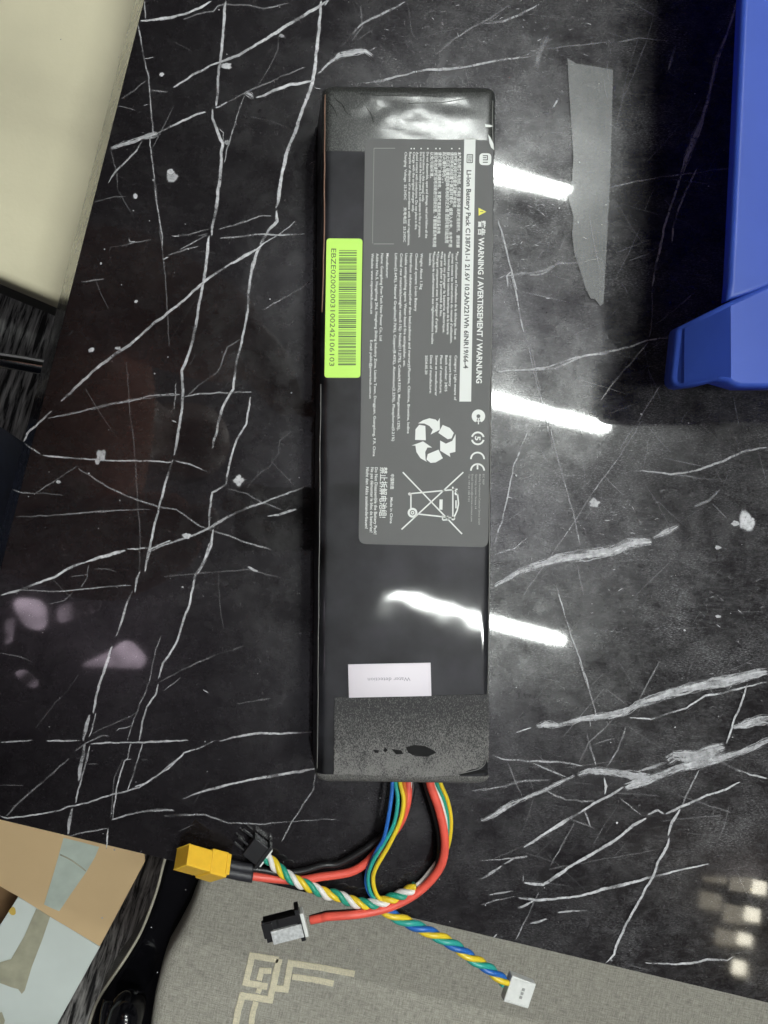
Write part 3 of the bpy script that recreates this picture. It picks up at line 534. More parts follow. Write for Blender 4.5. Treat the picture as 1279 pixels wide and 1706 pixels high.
for cx, cy, rx, ry, al in ((991, 838, 10, 8, .7), (1245, 868, 14, 16, .95), (1225, 872, 7, 5, .8), (1196, 912, 5, 4, .7), (1196, 1027, 5, 3, .7), (287, 294, 11, 9, .8), (284, 286, 6, 5, .9), (225, 327, 4, 4, 1), (269, 124, 4, 3.4, 1), (377, 110, 9, 6, 1), (152, 583, 5, 4, 1), (397, 800, 8, 10, .8), (168, 760, 8, 10, .9), (162, 768, 5, 6, .8), (311, 893, 7, 5, 1), (196, 580, 5, 3, .9), (97, 803, 4, 3, .8), (1140, 1050, 2, 2, .9), (860, 792, 2, 2, .9), (1028, 1371, 2, 2, 1), (378, 238, 5, 4, .5), (469, 60, 6, 3, .5), (1068, 690, 2, 2, .8), (255, 300, 2, 2, .5), (304, 978, 2, 2, .7), (168, 439, 2, 2, .8), (226, 502, 3, 3, .9), (1018, 1600, 2, 2, .5)):
    RB.blob(cx, cy, rx, ry, al)
for i in range(130):
    x, y = random.uniform(20, 1270), random.uniform(10, 1650); q = random.uniform(.6, 1.5); RB.blob(x, y, q, q, random.uniform(.3, .8))
vein_o = RB.build('vein', slab_o)
# fine scratches and rubbed dust, denser on the right of the pack
RS = Ribbons()
for i in range(230):
    if random.random() < .85: x, y = random.uniform(830, 1279), random.uniform(0, 1500)
    else: x, y = random.uniform(60, 560), random.uniform(0, 1450)
    a = random.choice((random.gauss(2.2, .25), random.gauss(1.1, .3), random.gauss(.1, .2))); l = random.uniform(15, 130) * random.random() + 8
    if y > 1370 + .2385 * x - 40 or x < 250 - .2525 * y: continue
    dx, dy = math.cos(a) * l, math.sin(a) * l
    RS.add([(x, y), (x + dx * .5 + random.uniform(-2, 2), y + dy * .5), (x + dx, y + dy)], random.uniform(.4, 1.0), random.uniform(.08, .34), jit=.3, step=6, soft=.4)
for i in range(420):                     # little calcite flecks in drifts
    cx, cy = random.choice(((1090, 1000), (960, 850), (1180, 1130), (900, 400), (1050, 880), (880, 60), (700, 60), (920, 340), (1200, 1000)))
    x, y = random.gauss(cx, 55), random.gauss(cy, 34)
    if y < 5 or x > 1275 or x < 835 and y > 145: continue
    l = random.uniform(2, 12); a = random.gauss(.1, .5)
    RS.add([(x, y), (x + l * math.cos(a) * .5, y + l * math.sin(a) * .5 + random.uniform(-1, 1)), (x + l * math.cos(a), y + l * math.sin(a))], random.uniform(.5, 2.0), random.uniform(.2, .6), jit=.5, step=2, soft=.5)
RS.build('scratch', slab_o)

M['film'].node_tree.nodes['Principled BSDF'].inputs['Alpha'].default_value = .55
# ------------------------------------------------------------------ matte film strip on the marble
def draped(name, pts, z, m, parent=None, wob=0., th=.00008):
    w = pxpoly(pts, z); bm = bmesh.new(); f = bm.faces.new([bm.verts.new((x, y, z)) for x, y in w])
    bmesh.ops.triangulate(bm, faces=[f])
    bmesh.ops.subdivide_edges(bm, edges=bm.edges, cuts=5, use_grid_fill=True)
    for v in bm.verts: v.co.z += wob * noise.noise(v.co * 70)
    o = finish(name, bm, m, parent)
    return o
film = draped('tape_strip', [(945, 97), (960, 106), (985, 110), (1021, 116), (1019, 200), (1016, 300), (1011, 400), (1005, 505), (1000, 510), (991, 498), (984, 498), (975, 480), (966, 450), (956, 420), (953, 390), (955, 360), (948, 335), (946, 320), (953, 300), (955, 260), (951, 200), (948, 150)], ZT + .0009, M['film'], wob=.00008)
film['label'] = 'grey matte strip of tape with torn left edge on the marble beside the blue bin'; film['category'] = 'tape'

# ================================================================== BATTERY PACK
ZB = ZT + .038
bat = thing('battery_pack', 'long black shrink-wrapped lithium battery pack with grey warning label and cables at its lower end', 'battery', tuple(P(675, 725, ZT)))
cTL, cTR, cBL, cBR = [P(x, y, ZB) for x, y in ((537, 138), (827, 141), (527, 1305), (816, 1309))]
LEN = (cBL - cTL).length
def crink(x, y):
    q = Vector((x, y, 0)); z = .00013 * noise.noise(q * 26) + .00004 * noise.noise(q * 75 + Vector((3, 0, 0)))
    py = NY - y * F / .42; e = max(0, min(1, (262 - py) / 90)) * 1.5; z += e * (.00013 * noise.noise(Vector((x * 60, y * 150, 2))) + .000045 * noise.noise(q * 420) + .00002 * noise.noise(q * 900))
    return z
def section(v, s, ext, a_ang=None, top_only=None):
    A = cTL.lerp(cBL, v); B = cTR.lerp(cBR, v); wv = (B - A); Wd = wv.length; wv.normalize(); r = .0042
    pts = []; ztop, zbot = ZB - s + ext, ZT + .0012 + s * .6
    def put(a, z): p = A + wv * a; pts.append(Vector((p.x, p.y, z)))
    lo, hi = s - ext, Wd - s + ext
    put(lo + .002, zbot)
    for k in range(5): put(lo, zbot + .002 + (ztop - r - zbot - .002) * k / 4)
    for k in range(1, 6): t = math.pi / 2 * k / 6; put(lo + r * (1 - math.cos(t)), ztop - r + r * math.sin(t))
    nt = 56
    for k in range(nt + 1):
        a = lo + r + (hi - lo - 2 * r) * k / nt; p = A + wv * a; put(a, ztop + crink(p.x, p.y) * min(1, 8 * min(k, nt - k) / nt))
    for k in range(5, 0, -1): t = math.pi / 2 * k / 6; put(hi - r * (1 - math.cos(t)), ztop - r + r * math.sin(t))
    for k in range(4, -1, -1): put(hi, zbot + .002 + (ztop - r - zbot - .002) * k / 4)
    put(hi - .002, zbot); return pts
def stations(rr=.005, n=150, ra=6):
    st = []
    for k in range(ra): t = math.pi / 2 * k / ra; st.append((rr * (1 - math.sin(t)) * 0 + rr * (1 - math.cos(math.pi / 2 * k / ra)) / LEN, rr * (1 - math.sin(t))))
    a0 = rr / LEN
    for k in range(n + 1): st.append((a0 + (1 - 2 * a0) * k / n, 0))
    for k in range(ra - 1, -1, -1): st.append((1 - rr * (1 - math.cos(math.pi / 2 * k / ra)) / LEN, rr * (1 - math.sin(math.pi / 2 * k / ra))))
    return st
def loft(name, st, ext, m, parent, caps=True, closed=True):
    rows = [section(v, s, ext) for v, s in st]; n = len(rows[0]); vs = [p for r_ in rows for p in r_]; fs = []
    for i in range(len(rows) - 1):
        for k in range(n if closed else n - 1): j = (k + 1) % n; fs.append((i * n + k, i * n + j, (i + 1) * n + j, (i + 1) * n + k))
    if caps: fs += [tuple(reversed(range(n))), tuple(range((len(rows) - 1) * n, len(rows) * n))]
    return mesh(name, vs, fs, m, parent, smooth=True)
ST = stations()
body = loft('wrapped_body', ST, 0, M['vinyl'], bat)
M['tape_top'] = speckle('speckled_black_tape', (.010, .011, .010), (.085, .088, .08), 1500, .45, .72, .36, bump=.6, coat=.42)
M['tape_bot'] = speckle('rubbed_black_tape', (.010, .010, .011), (.165, .16, .152), 1700, .52, .70, .7, wear=(P(0, 1180, ZB).y, P(0, 1285, ZB).y, .20), bump=.5)
M['black'] = mat('matte_black_hole', (.014, .014, .014), .9, spec=.1)
M['lip'] = speckle('felt_end_band', (.045, .044, .042), (.17, .165, .155), 1300, .40, .65, .85, bump=.4)
tw = loft('end_tape', [(v, s) for v, s in ST if v < .104], .00022, M['tape_top'], bat, caps=False, closed=False); tw['label'] = 'crinkled speckled black tape folded over the upper end'
lip = loft('end_tape', [(v, s) for v, s in ST if v > .986], .00035, M['lip'], bat, caps=True, closed=False); lip['label'] = 'grey felt band around the lower end'
def on_top(name, pts, z_off, m, parent, grid=0):
    return draped(name, pts, ZB + z_off, m, parent)
def wavy_line(pts):
    out = []
    for i in range(len(pts) - 1):
        a, b = Vector(pts[i]), Vector(pts[i + 1]); k = max(1, int((b - a).length / 30))
        for j in range(k): q = a.lerp(b, j / k); out.append((q.x + random.uniform(-.5, .5), q.y))
    out.append(pts[-1]); return out
def wavy(pts, amp=.8, step=7):
    out = []
    for i in range(len(pts)):
        a, b = Vector(pts[i]), Vector(pts[(i + 1) % len(pts)]); k = max(1, int((b - a).length / step)); nn = Vector((-(b - a).y, (b - a).x)).normalized()
        for j in range(k): q = a.lerp(b, j / k); out.append(tuple(q + nn * amp * random.uniform(-1, 1)))
    return out
lt = slab('worn_tape', pxpoly(wavy([(557, 1162), (690, 1160), (813, 1157), (815, 1200), (814, 1262), (800, 1279), (778, 1284), (764, 1293), (700, 1295), (620, 1292), (556, 1290)]), ZB + .0006), ZB + .00055, .0006, .0001, M['tape_bot'], bat, seg=1)
lt['label'] = 'black tape patch rubbed grey near the cable end'
slab('tear', pxpoly([(676, 1245), (690, 1241), (708, 1243), (722, 1250), (727, 1254), (712, 1261), (692, 1260), (680, 1254)], ZB + .0007), ZB + .0006, .0001, .00002, M['black'], bat, seg=1)
for pts in ([(622, 1249), (631, 1250), (630, 1255), (624, 1254)], [(641, 1244), (646, 1250), (641, 1254), (639, 1250)], [(652, 1248), (668, 1250), (672, 1256), (660, 1257)]):
    slab('tear', pxpoly(pts, ZB + .0007), ZB + .0006, .0001, .00002, M['black'], bat, seg=1)
for pts in ([(556, 160), (562, 168), (570, 173), (576, 186), (584, 192)], [(548, 172), (556, 180), (562, 194)], [(600, 156), (640, 159), (700, 158), (760, 164)], [(680, 172), (740, 170), (800, 160)], [(610, 178), (618, 190), (622, 204)]):
    tube('crease', smooth_path([P(x, y, ZB + .00022) for x, y in wavy_line(pts)], .0012), .00022, M['tape_top'], bat, sides=6)
# curled flap cut at the lower right, with a pale torn edge
tube('torn_edge', smooth_path([P(x, y, ZB + .0009) for x, y in ((810, 1262), (808, 1272), (800, 1280), (788, 1284), (766, 1289))], .0008), .00022, M['wrap_edge'], bat, sides=6)
slab('slit', pxpoly([(763, 1290), (785, 1286), (812, 1283), (812, 1287), (790, 1290), (768, 1292)], ZB + .0008), ZB + .0007, .0001, .00002, M['black'], bat, seg=1)
# lines along both long edges; the pale ones are painted edge highlights
def edge_line(pts, r, m, z=ZB - .0006): tube('edge_line', smooth_path([P(x, y, z) for x, y in wavy_line(pts)], .003), r, m, bat, sides=6)
edge_line([(541, 158), (540, 400), (536, 520)], .00040, M['copper_edge'])
edge_line([(820.5, 168), (820, 400), (816, 800), (812, 1270)], .00036, M['wrap_edge'], ZB - .0003)
edge_line([(534, 640), (532, 900), (528, 1280)], .00026, M['wrap_edge'], ZB - .001)
mesh('plastic_chip', [P(x, y, ZB + .0006) for x, y in ((813, 224), (817, 229), (822, 240), (823, 250), (818, 246), (815, 238))], [tuple(range(6))], M['print_white'], bat)
mesh('plastic_chip', [P(x, y, ZB + .0006) for x, y in ((808, 207), (816, 208), (822, 210), (816, 212), (808, 212))], [tuple(range(5))], M['print_white'], bat)
# ---------------------------------------------------------------- printing
DN = Vector((-.0163, 1)); UP = Vector((1, .0163))
class Print:
    def __init__(s, z): s.z = z; s.v = []; s.f = []; s.m = []; s.ms = []; s.n = 0
    def _mi(s, m):
        if m not in s.ms: s.ms.append(m)
        return s.ms.index(m)
    def poly(s, pts, m):
        bm = bmesh.new(); bm.faces.new([bm.verts.new((x, y, 0)) for x, y in pts]); bmesh.ops.triangulate(bm, faces=bm.faces)
        bm.verts.index_update(); b = len(s.v)
        s.v += [P(v.co.x, v.co.y, s.z) for v in bm.verts]; mi = s._mi(m)
        for f in bm.faces: s.f.append([b + v.index for v in f.verts]); s.m.append(mi)
        bm.free()
    def line(s, a, b, w, m):
        a, b = Vector(a), Vector(b); n = (b - a); n = Vector((-n.y, n.x)).normalized() * w / 2; s.poly([tuple(a + n), tuple(b + n), tuple(b - n), tuple(a - n)], m)
    def path(s, pts, w, m):
        for i in range(len(pts) - 1): s.line(pts[i], pts[i + 1], w, m)
    def ring(s, c, r0, r1, a0, a1, m, n=24):
        for k in range(n):
            t0 = a0 + (a1 - a0) * k / n; t1 = a0 + (a1 - a0) * (k + 1) / n
            q = [(c[0] + r * math.cos(t), c[1] + r * math.sin(t)) for r, t in ((r0, t0), (r1, t0), (r1, t1), (r0, t1))]
            s.poly(q, m)
    def disc(s, c, r, m, n=24): s.poly([(c[0] + r * math.cos(2 * math.pi * k / n), c[1] + r * math.sin(2 * math.pi * k / n)) for k in range(n)], m)
    def text(s, t, x, y0, y1, cap, m, bold=0., d=None, u=None, ref='H'):
        """t runs along d from (x, y0); x is the middle of the line, y1 where it ends"""
        d = d or DN; u = u or UP
        cu = bpy.data.curves.new('t', 'FONT'); cu.body = t; cu.size = 1; cu.resolution_u = 2; cu.offset = bold; cu.fill_mode = 'FRONT'
        ob = bpy.data.objects.new('t', cu); C.objects.link(ob); dg = bpy.context.evaluated_depsgraph_get(); me = bpy.data.meshes.new_from_object(ob.evaluated_get(dg))
        xs = [v.co.x for v in me.vertices]
        if not xs: bpy.data.objects.remove(ob); return
        mn, mxx = min(xs), max(xs); L_ = math.hypot(0, y1 - y0); sx = L_ / (mxx - mn); sy = cap / .70
        o = Vector((x, y0)) - u * cap / 2; b = len(s.v); mi = s._mi(m)
        for v in me.vertices: q = o + d * (v.co.x - mn) * sx + u * v.co.y * sy; s.v.append(P(q.x, q.y, s.z))
        for p in me.polygons: s.f.append([b + i for i in p.vertices]); s.m.append(mi)
        bpy.data.objects.remove(ob); bpy.data.curves.remove(cu); bpy.data.meshes.remove(me)
    def build(s, name, parent): return mesh(name, s.v, s.f, None, parent, mats=s.ms, mi=s.m)

lab_px = round_poly([(608, 231), (822, 234), (813, 912), (597, 906)], 13)
lab_px = [(x, y) if not (x > 700 and y < 400) else (min(x, 822), y) for x, y in lab_px]
label = slab('warning_label', pxpoly(lab_px, ZB), ZB + .00032, .0004, .00005, M['label'], bat, seg=1); label['label'] = 'grey warning label with small white print and recycling symbols'
pr = Print(ZB + .00040)
w, soft, dim, dk = M['print_white'], M['print_soft'], M['print_dim'], M['print_dark']
def z1(x, y): return (580 + x / 4.737, 210 + y / 4.737)
def z2(x, y): return (580 + x / 4.737, 420 + y / 4.737)
def z3(x, y): return (580 + x / 4.737, 660 + y / 4.737)
def ln(z, t, X, Y0, Y1, cap, m=soft, bold=.012, zz=None):
    a = z(X, Y0); b = (zz or z)(X, Y1); pr.text(t, a[0], a[1], b[1], cap, m, bold)
pr.poly([(773.2, 232), (792, 232), (784.6, 669), (765, 669)], M['print_bar'])
pr.poly(round_poly([(798.5, 255), (818.5, 255.4), (818, 275.4), (798, 275)], 7), w)
for a, b in (((1098, 230), (1098, 270)), ((1060, 234), (1098, 234)), ((1060, 250), (1090, 250)), ((1060, 267), (1098, 267)), ((1060, 287), (1100, 287))): pass
top = Print(ZB + .00046)
for a, b in (((1098, 230), (1098, 270)), ((1062, 234), (1101, 234)), ((1062, 250), (1090, 250)), ((1062, 267), (1101, 267)), ((1062, 286), (1101, 286))): top.line(z1(*a), z1(*b), 1.6, dk)
top.text('Li-ion Battery Pack C1387A1-1 21.6V 10.2Ah/221Wh 6INR19/66-4', 781.2, 283.5, 614, 7.6, dk, .03)
top.poly(round_poly([z1(935, 222), z1(985, 222), z1(983, 292), z1(933, 292)], 1.5), dk)
top2 = Print(ZB + .00052); top2.poly(round_poly([z1(940, 229), z1(979, 229), z1(977, 285), z1(938, 285)], 1), M['print_bar'])
top2.build('symbol_print', label)
top3 = Print(ZB + .00058); top3.text('回收', *(z1(958, 234)), z1(0, 282)[1], 5.5, dk, 0.01); top3.build('symbol_print', label)
pr.poly([z1(1028, 645), z1(1090, 676), z1(1028, 708)], M['yellow_ink']); top.line(z1(1040, 676), z1(1066, 676), 1.1, dk)
ln(z1, '警告 WARNING / AVERTISSEMENT / WARNUNG', 1053, 745, 2030, 9.2, w, .026)
CN = [(877, 960, '本产品为锂离子电池组，使用前 请仔细 阅读使用说明书， 请勿拆解'), (845, 640, '请按照本说明书的要求正确使用电池'), (817, 955, '请勿将电池组置于高温环境中，或投入火中、水中使用'), (787, 925, '禁止挤压 碰撞或短路电池组的正负极 否则可能引起危险'),
      (758, 450, '起火爆炸等伤害。'), (723, 850, '请使用原厂充电器充电，不要使用其他充电设备充电'), (692, 955, '废旧电池请按照当地法规进行回收处理，不要随意丢弃电池组'), (660, 410, '以免污染环境。')]
for X, Y1, t in CN: ln(z1, t, X, 205, Y1, 4.6)
EN = [(628, 885, 'Do not disassemble, open and damage, read and follow all the'), (598, 600, 'instructions in this manual only.'), (575, 880, 'Do not soak the battery pack. Do not expose to fire or pressure.'), (545, 820, 'Avoid contact with conductors. Do not place in fire.'),
      (520, 680, 'Charge with the original charger only.'), (490, 945, 'Recycle or dispose of in accordance with local regulations.'), (455, 915, 'Charging  Voltage  25.2VDC      充电电压  25.2VDC')]
for X, Y1, t in EN: ln(z1, t, X, 205, Y1, 4.0)
for X in (877, 817, 723, 692, 628, 575, 520, 497): pr.disc(z1(X, 178), 1.3, soft, 8)
FR = [(857, 690, "Pour l'utilisation et l'installation de la décharge, lisez et"), (825, 720, "suivez toutes les instructions du manuel d'utilisation."), (797, 650, 'Ne touchez pas les contacts électriques de la batterie'), (765, 640, 'ouvrir ou plonger la batterie électrique.'),
      (740, 510, 'Ne pas placer à proximité du feu.'), (708, 640, "Chargez uniquement avec le chargeur d'origine."), (677, 725, 'Recyclez-le conformément aux réglementations locales'), (648, 110, 'locales.')]
for X, Y1, t in FR: ln(z2, t, X, 12, Y1, 4.0)
for X in (865, 803, 742, 712, 682): pr.disc(z1(X, 997), 1.3, soft, 8)
for X, Y1, t in ((850, 1170, 'Category: Light means of'), (808, 1060, 'transport battery'), (775, 1100, 'Batch number: 24D5'), (735, 1115, 'Place of manufacture:'), (698, 1135, 'Same as manufacturer'), (655, 1115, 'Date of manufacture:'), (617, 965, '2024.05.20')):
    ln(z2, t, X, 815, Y1, 4.0)
for X, Y1, zz, t in ((580, 295, z2, 'Weight: About 1.3kg'), (540, 467, z2, 'Chemical system: Li-ion Battery'), (497, 295, z3, 'Hazardous substances(other than lead,cadmium and mercury):Fluorine, Chlorine, Bromine, Iodine'),
      (458, 905, z2, 'Usable extinguishing agent: Water-based fire extinguisher, etc.'), (420, 270, z3, 'Critical raw materials(weight ratio:0.1%): Nickel(11.27%), Cobalt(4.53%), Manganese(6.12%),'), (378, 355, z3, 'Lithium(2.64%), Natural Graphite(9.76%), Copper(8.43%), Aluminium(2.25%), Phosphorus(0.21%)'),
      (310, 205, z2, 'Manufacturer:'), (268, 700, z2, 'Name: Guangdong Pow-Tech New Power Co., Ltd'), (230, 475, z3, 'Address: No.5, Hengzheng 2Rd, Hengkeng Shiling Industry Zone, Liaobu Town, Dongguan, Guangdong, P.R. China'), (192, 487, z2, 'Website: www.cnpowtech.com.cn')):
    ln(z2, t, X, 10, Y1, 4.2, zz=zz)
ln(z2, 'E-mail: public@powertech.com.cn', 182, 695, 1155, 4.0)
ln(z3, '禁止拆解电池组!', 278, 560, 960, 9.6, w, .012)
for X, Y1, t in ((222, 1090, 'Do Not Disassemble the Battery Pack!'), (190, 1075, 'Ne pas démonter le bloc de batteries!'), (152, 1045, 'Nicht den Akku auseinanderbauen!')): ln(z3, t, X, 562, Y1, 5.0, w)
ln(z3, '中国制造', 347, 615, 735, 4.6); ln(z3, 'Made in China', 342, 800, 1005, 4.2)
for X, Y1, t in ((1068, 700, 'EC REP'), (1040, 1015, 'Mobility Development Customer Service GmbH'), (1010, 890, 'Germany, Lyoner Strasse 14'), (980, 990, 'Email: battery@service-contact.com'), (955, 832, 'Tel: +49 69 348 7101')): ln(z3, t, X, 615, Y1, 3.0, dim)
for a, b in (((203, 175), (370, 175)), ((200, 930), (360, 930))): pr.line(z1(*a), z1(*b), .8, dim)
k = 178
while k < 930: pr.line(z1(203 - (k - 178) * .016, k), z1(203 - (k - 178) * .016, k + 9), 1., dim); k += 16
# recycling arrows
for g in ([(550, 215), (590, 190), (640, 174), (690, 185), (705, 200), (722, 172), (722, 265), (650, 303), (666, 265), (640, 235), (600, 216)], [(560, 226), (608, 235), (612, 348), (527, 345), (530, 262)],
          [(745, 227), (800, 250), (833, 290), (815, 333), (785, 340), (711, 290)], [(847, 300), (845, 440), (800, 450), (806, 480), (725, 430), (725, 350), (770, 375), (820, 353)],
          [(500, 390), (590, 357), (662, 406), (625, 405), (607, 440), (610, 500), (620, 518), (570, 490), (537, 440), (530, 390)], [(712, 422), (746, 490), (690, 523), (650, 527), (617, 500), (627, 457)]):
    pr.poly([z3(*q) for q in g], w)
# crossed-out wheeled bin
st = 2.3
for a, b in (((430, 600), (898, 1088)), ((908, 600), (420, 1052)), ((480, 770), (862, 735)), ((494, 775), (494, 885)), ((550, 930), (835, 962)), ((825, 715), (825, 965)), ((850, 822), (850, 885))): pr.line(z3(*a), z3(*b), st, w)
pr.path([z3(*q) for q in ((832, 732), (862, 765), (870, 850), (860, 900), (835, 955))], st, w); pr.path([z3(*q) for q in ((742, 942), (745, 978), (785, 975), (785, 945))], st, w)
pr.poly([z3(720, 815), z3(745, 815), z3(743, 897), z3(718, 895)], w); pr.disc(z3(484, 772), 2.6, w, 10); pr.disc(z3(852, 768), 3, w, 10); pr.disc(z3(828, 965), 3.4, w, 10)
pr.ring(z3(507, 920), 4.6, 8.2, 0, 6.2832, w); pr.ring(z3(507, 920), 1.4, 3.2, 0, 6.2832, w, 12)
# compliance marks: G with plus, 5 in a ring, CE
g0 = z3(1027, 158); pr.ring(g0, 3.2, 11.2, math.radians(115), math.radians(425), w, 30)
pr.line(z3(1027, 172), z3(1027, 222), 1.6, w); pr.line(z3(1008, 196), z3(1046, 196), 1.6, w)
g0 = z3(1022, 333); pr.ring(g0, 8.4, 11.4, .25, 2.9, w); pr.ring(g0, 8.4, 11.4, 3.4, 6.05, w)
pr.text('5', g0[0], g0[1] - 3.6, g0[1] + 3.6, 9, w, .03)
pr.ring(z3(1020, 497), 9.6, 12.4, math.pi, 2 * math.pi, w); pr.ring(z3(1020, 588), 9.6, 12.4, math.pi, 2 * math.pi, w); pr.line(z3(1020, 535), z3(1020, 578), 2.8, w)
pr.build('label_print', label); top.build('bar_print', label)

# green bar-code sticker
gs = slab('barcode_sticker', pxpoly(round_poly([(543.6, 397.5), (603.6, 398), (600, 629.6), (540, 629.4)], 6), ZB), ZB + .00042, .0005, .00006, M['green'], bat, seg=1); gs['label'] = 'bright green sticker with bar code and serial number'
gp = Print(ZB + .00050); rnd = random.Random(3)
def z8(x, y): return (510 + x / 6.0923, 380 + y / 6.0923)
y = 225
while y < 1388:
    h = rnd.choice((5, 6, 6, 9, 9, 14)); gp.poly([z8(333 - (y - 225) * .008, y), z8(512 - (y - 225) * .008, y), z8(512 - (y - 225) * .008, min(y + h, 1392)), z8(333 - (y - 225) * .008, min(y + h, 1392))], M['green_ink']); y += h + rnd.choice((5, 6, 8, 8, 11, 16))
gp.text('EBZE02002003100242106103', *z8(279, 208), z8(0, 1400)[1], 8.2, M['green_ink'], 0.0)
gp.build('barcode_print', gs)
# white moisture sticker
ws = slab('water_sticker', pxpoly([(579.4, 1106.5), (716.7, 1104), (718, 1159), (580.8, 1162)], ZB), ZB + .00075, .0008, .0001, M['white_paper'], bat, seg=1); ws['label'] = 'white moisture-detection sticker printed upside down'
wp = Print(ZB + .00083); d = Vector((-1, .014)); u = Vector((-.014, -1)) * -1
wp.text('Water detection', 683.5, 1131.5, 1131.5 + 71, 6.2, M['grey_ink'], 0, d=d, u=u); wp.build('sticker_print', ws)

# ---------------------------------------------------------------- wires
def m_(pts): return [(560 + x / 3.762, 1280 + y / 3.762) for x, y in pts]
def n_(pts): return [(280 + x / 3.997, 1280 + y / 3.997) for x, y in pts]
ZE = ZT + .016
def wire(name, pts, zs, r, m, lab=None, step=.0012):
    n = len(pts); path = []
    for i, (x, y) in enumerate(pts):
        t = i / (n - 1) * (len(zs) - 1); k = min(int(t), len(zs) - 2); z = zs[k] + (zs[k + 1] - zs[k]) * (t - k); path.append(P(x, y, z))
    o = tube(name, smooth_path(path, step), r, m, bat, sides=12)
    if lab: o['label'] = lab
    return o
zT = ZT
wire('wire', m_([(352, 40), (350, 100), (345, 180), (322, 330), (296, 440), (262, 500), (225, 575), (196, 640), (186, 710), (200, 770), (235, 820), (262, 850)]), [ZE, ZE, ZE, zT + .012, zT + .008, zT + .005, zT + .004, zT + .0045], .00115, M['blue_wire'], 'thin blue wire')
wire('wire', m_([(372, 40), (372, 100), (385, 200), (360, 350), (292, 480), (226, 590), (200, 680), (212, 770), (248, 820), (300, 845)]), [ZE + .001, ZE, ZE, zT + .013, zT + .010, zT + .006, zT + .005, zT + .005], .00115, M['teal_wire'], 'thin teal wire')
wire('wire', m_([(398, 40), (402, 100), (422, 200), (400, 330), (330, 480), (250, 620), (230, 700), (252, 790), (300, 832), (360, 850)]), [ZE + .001, ZE, ZE, zT + .014, zT + .011, zT + .008, zT + .006, zT + .006], .00125, M['yellow_wire'], 'thin yellow wire on the left of the pack outlet')
wire('wire', m_([(420, 40), (424, 100), (436, 190), (420, 290), (370, 400), (318, 490), (270, 580)]), [ZE + .002, ZE, ZE - .001, zT + .012, zT + .009, zT + .006], .0011, M['orange_wire'], 'thin orange wire')
wire('wire', m_([(466, 40), (466, 120), (462, 180), (445, 240), (415, 310), (380, 380)]), [ZE - .002, ZE - .002, zT + .010, zT + .008, zT + .006], .0008, M['white_wire'], 'thin white wire')
# thick pair to the yellow plug
pr1 = m_([(448, 40), (450, 130), (440, 230), (400, 340), (335, 430), (265, 510), (190, 590), (100, 646), (0, 668)]) + n_([(1020, 722), (870, 745), (700, 735), (590, 722), (480, 708), (380, 690)])
wire('power_wire', pr1, [ZE - .003, ZE - .003, zT + .006, zT + .0045, zT + .004, zT + .0035, zT + .004, zT + .0045], .0024, M['red'], 'thick red wire to the yellow plug')
pr2 = m_([(480, 40), (478, 120), (455, 220), (400, 320), (330, 390), (262, 445), (180, 505), (90, 560), (0, 602)]) + n_([(1030, 645), (900, 682), (760, 700), (640, 680), (520, 665), (400, 648)])
wire('power_wire', pr2, [ZE - .006, ZE - .006, zT + .005, zT + .0045, zT + .0035, zT + .0035, zT + .004, zT + .0045], .0018, M['black_wire'], 'thick black wire to the yellow plug')
# thick pair to the black and white plug
pb = m_([(585, 40), (592, 110), (638, 240), (672, 380), (680, 500), (655, 610), (580, 715), (470, 805), (330, 872), (180, 908), (60, 922), (-60, 930)]) + n_([(1030, 995), (945, 1012)])
wire('power_wire', pb, [ZE + .001, ZE, zT + .014, zT + .010, zT + .007, zT + .007, zT + .008, zT + .006, zT + .004], .0024, M['red'], 'thick red wire looping to the black and white plug')
pk = m_([(555, 40), (565, 110), (605, 240), (640, 380), (650, 500), (634, 600), (572, 700), (470, 790), (330, 855), (180, 893), (60, 905), (-60, 912)]) + n_([(1030, 976), (945, 1000)])
wire('power_wire', [(x, y) for x, y in pk], [ZE - .002, ZE - .003, zT + .006, zT + .0035, zT + .003, zT + .0035, zT + .004, zT + .003, zT + .003], .0018, M['black_wire'], 'thick black wire looping to the black and white plug')
# thin trio of the right loop
def trio(off): return m_([(600 + off, 40), (606 + off, 100), (652 + off * .9, 200), (684 + off * .7, 320), (686 + off * .5, 440), (668 + off * .3, 540)])
b1 = trio(0) + m_([(628, 590), (585, 645), (540, 700), (500, 735)])
b2 = trio(26) + m_([(636, 610), (596, 668), (545, 716), (490, 745)])
b3 = trio(50) + m_([(648, 630), (606, 690), (550, 735), (480, 757)])
zz = [ZE, ZE, zT + .013, zT + .009, zT + .004, zT + .003, zT + .004, zT + .005]
wire('wire', b1, zz, .00115, M['white_wire'], 'thin white wire of the right loop'); wire('wire', b2, [q - .0004 for q in zz], .0011, M['green_wire'], 'thin green wire of the right loop'); wire('wire', b3, zz, .00115, M['yellow_wire'], 'thin yellow wire of the right loop')
def twist(pts, zs, cols, pitch, rad, r, ph=0., name='twisted_wire', labs=None):
    n = len(pts); base = []
    for i, (x, y) in enumerate(pts):
        t = i / (n - 1) * (len(zs) - 1); k = min(int(t), len(zs) - 2); base.append(P(x, y, zs[k] + (zs[k + 1] - zs[k]) * (t - k)))
    path = smooth_path(base, .0007); L_ = 0; out = [[] for _ in cols]
    for i, p in enumerate(path):
        if i: L_ += (path[i] - path[i - 1]).length
        t = (path[min(i + 1, len(path) - 1)] - path[max(0, i - 1)]).normalized(); s = t.cross(Vector((0, 0, 1))).normalized(); b = s.cross(t)
        for j in range(len(cols)):
            a = ph + L_ / pitch * 2 * math.pi + j * 2 * math.pi / len(cols); out[j].append(p + (s * math.cos(a) + b * math.sin(a)) * rad)
    for j, c in enumerate(cols):
        o = tube(name, out[j], r, c, bat, sides=10)
        if labs: o['label'] = labs[j]
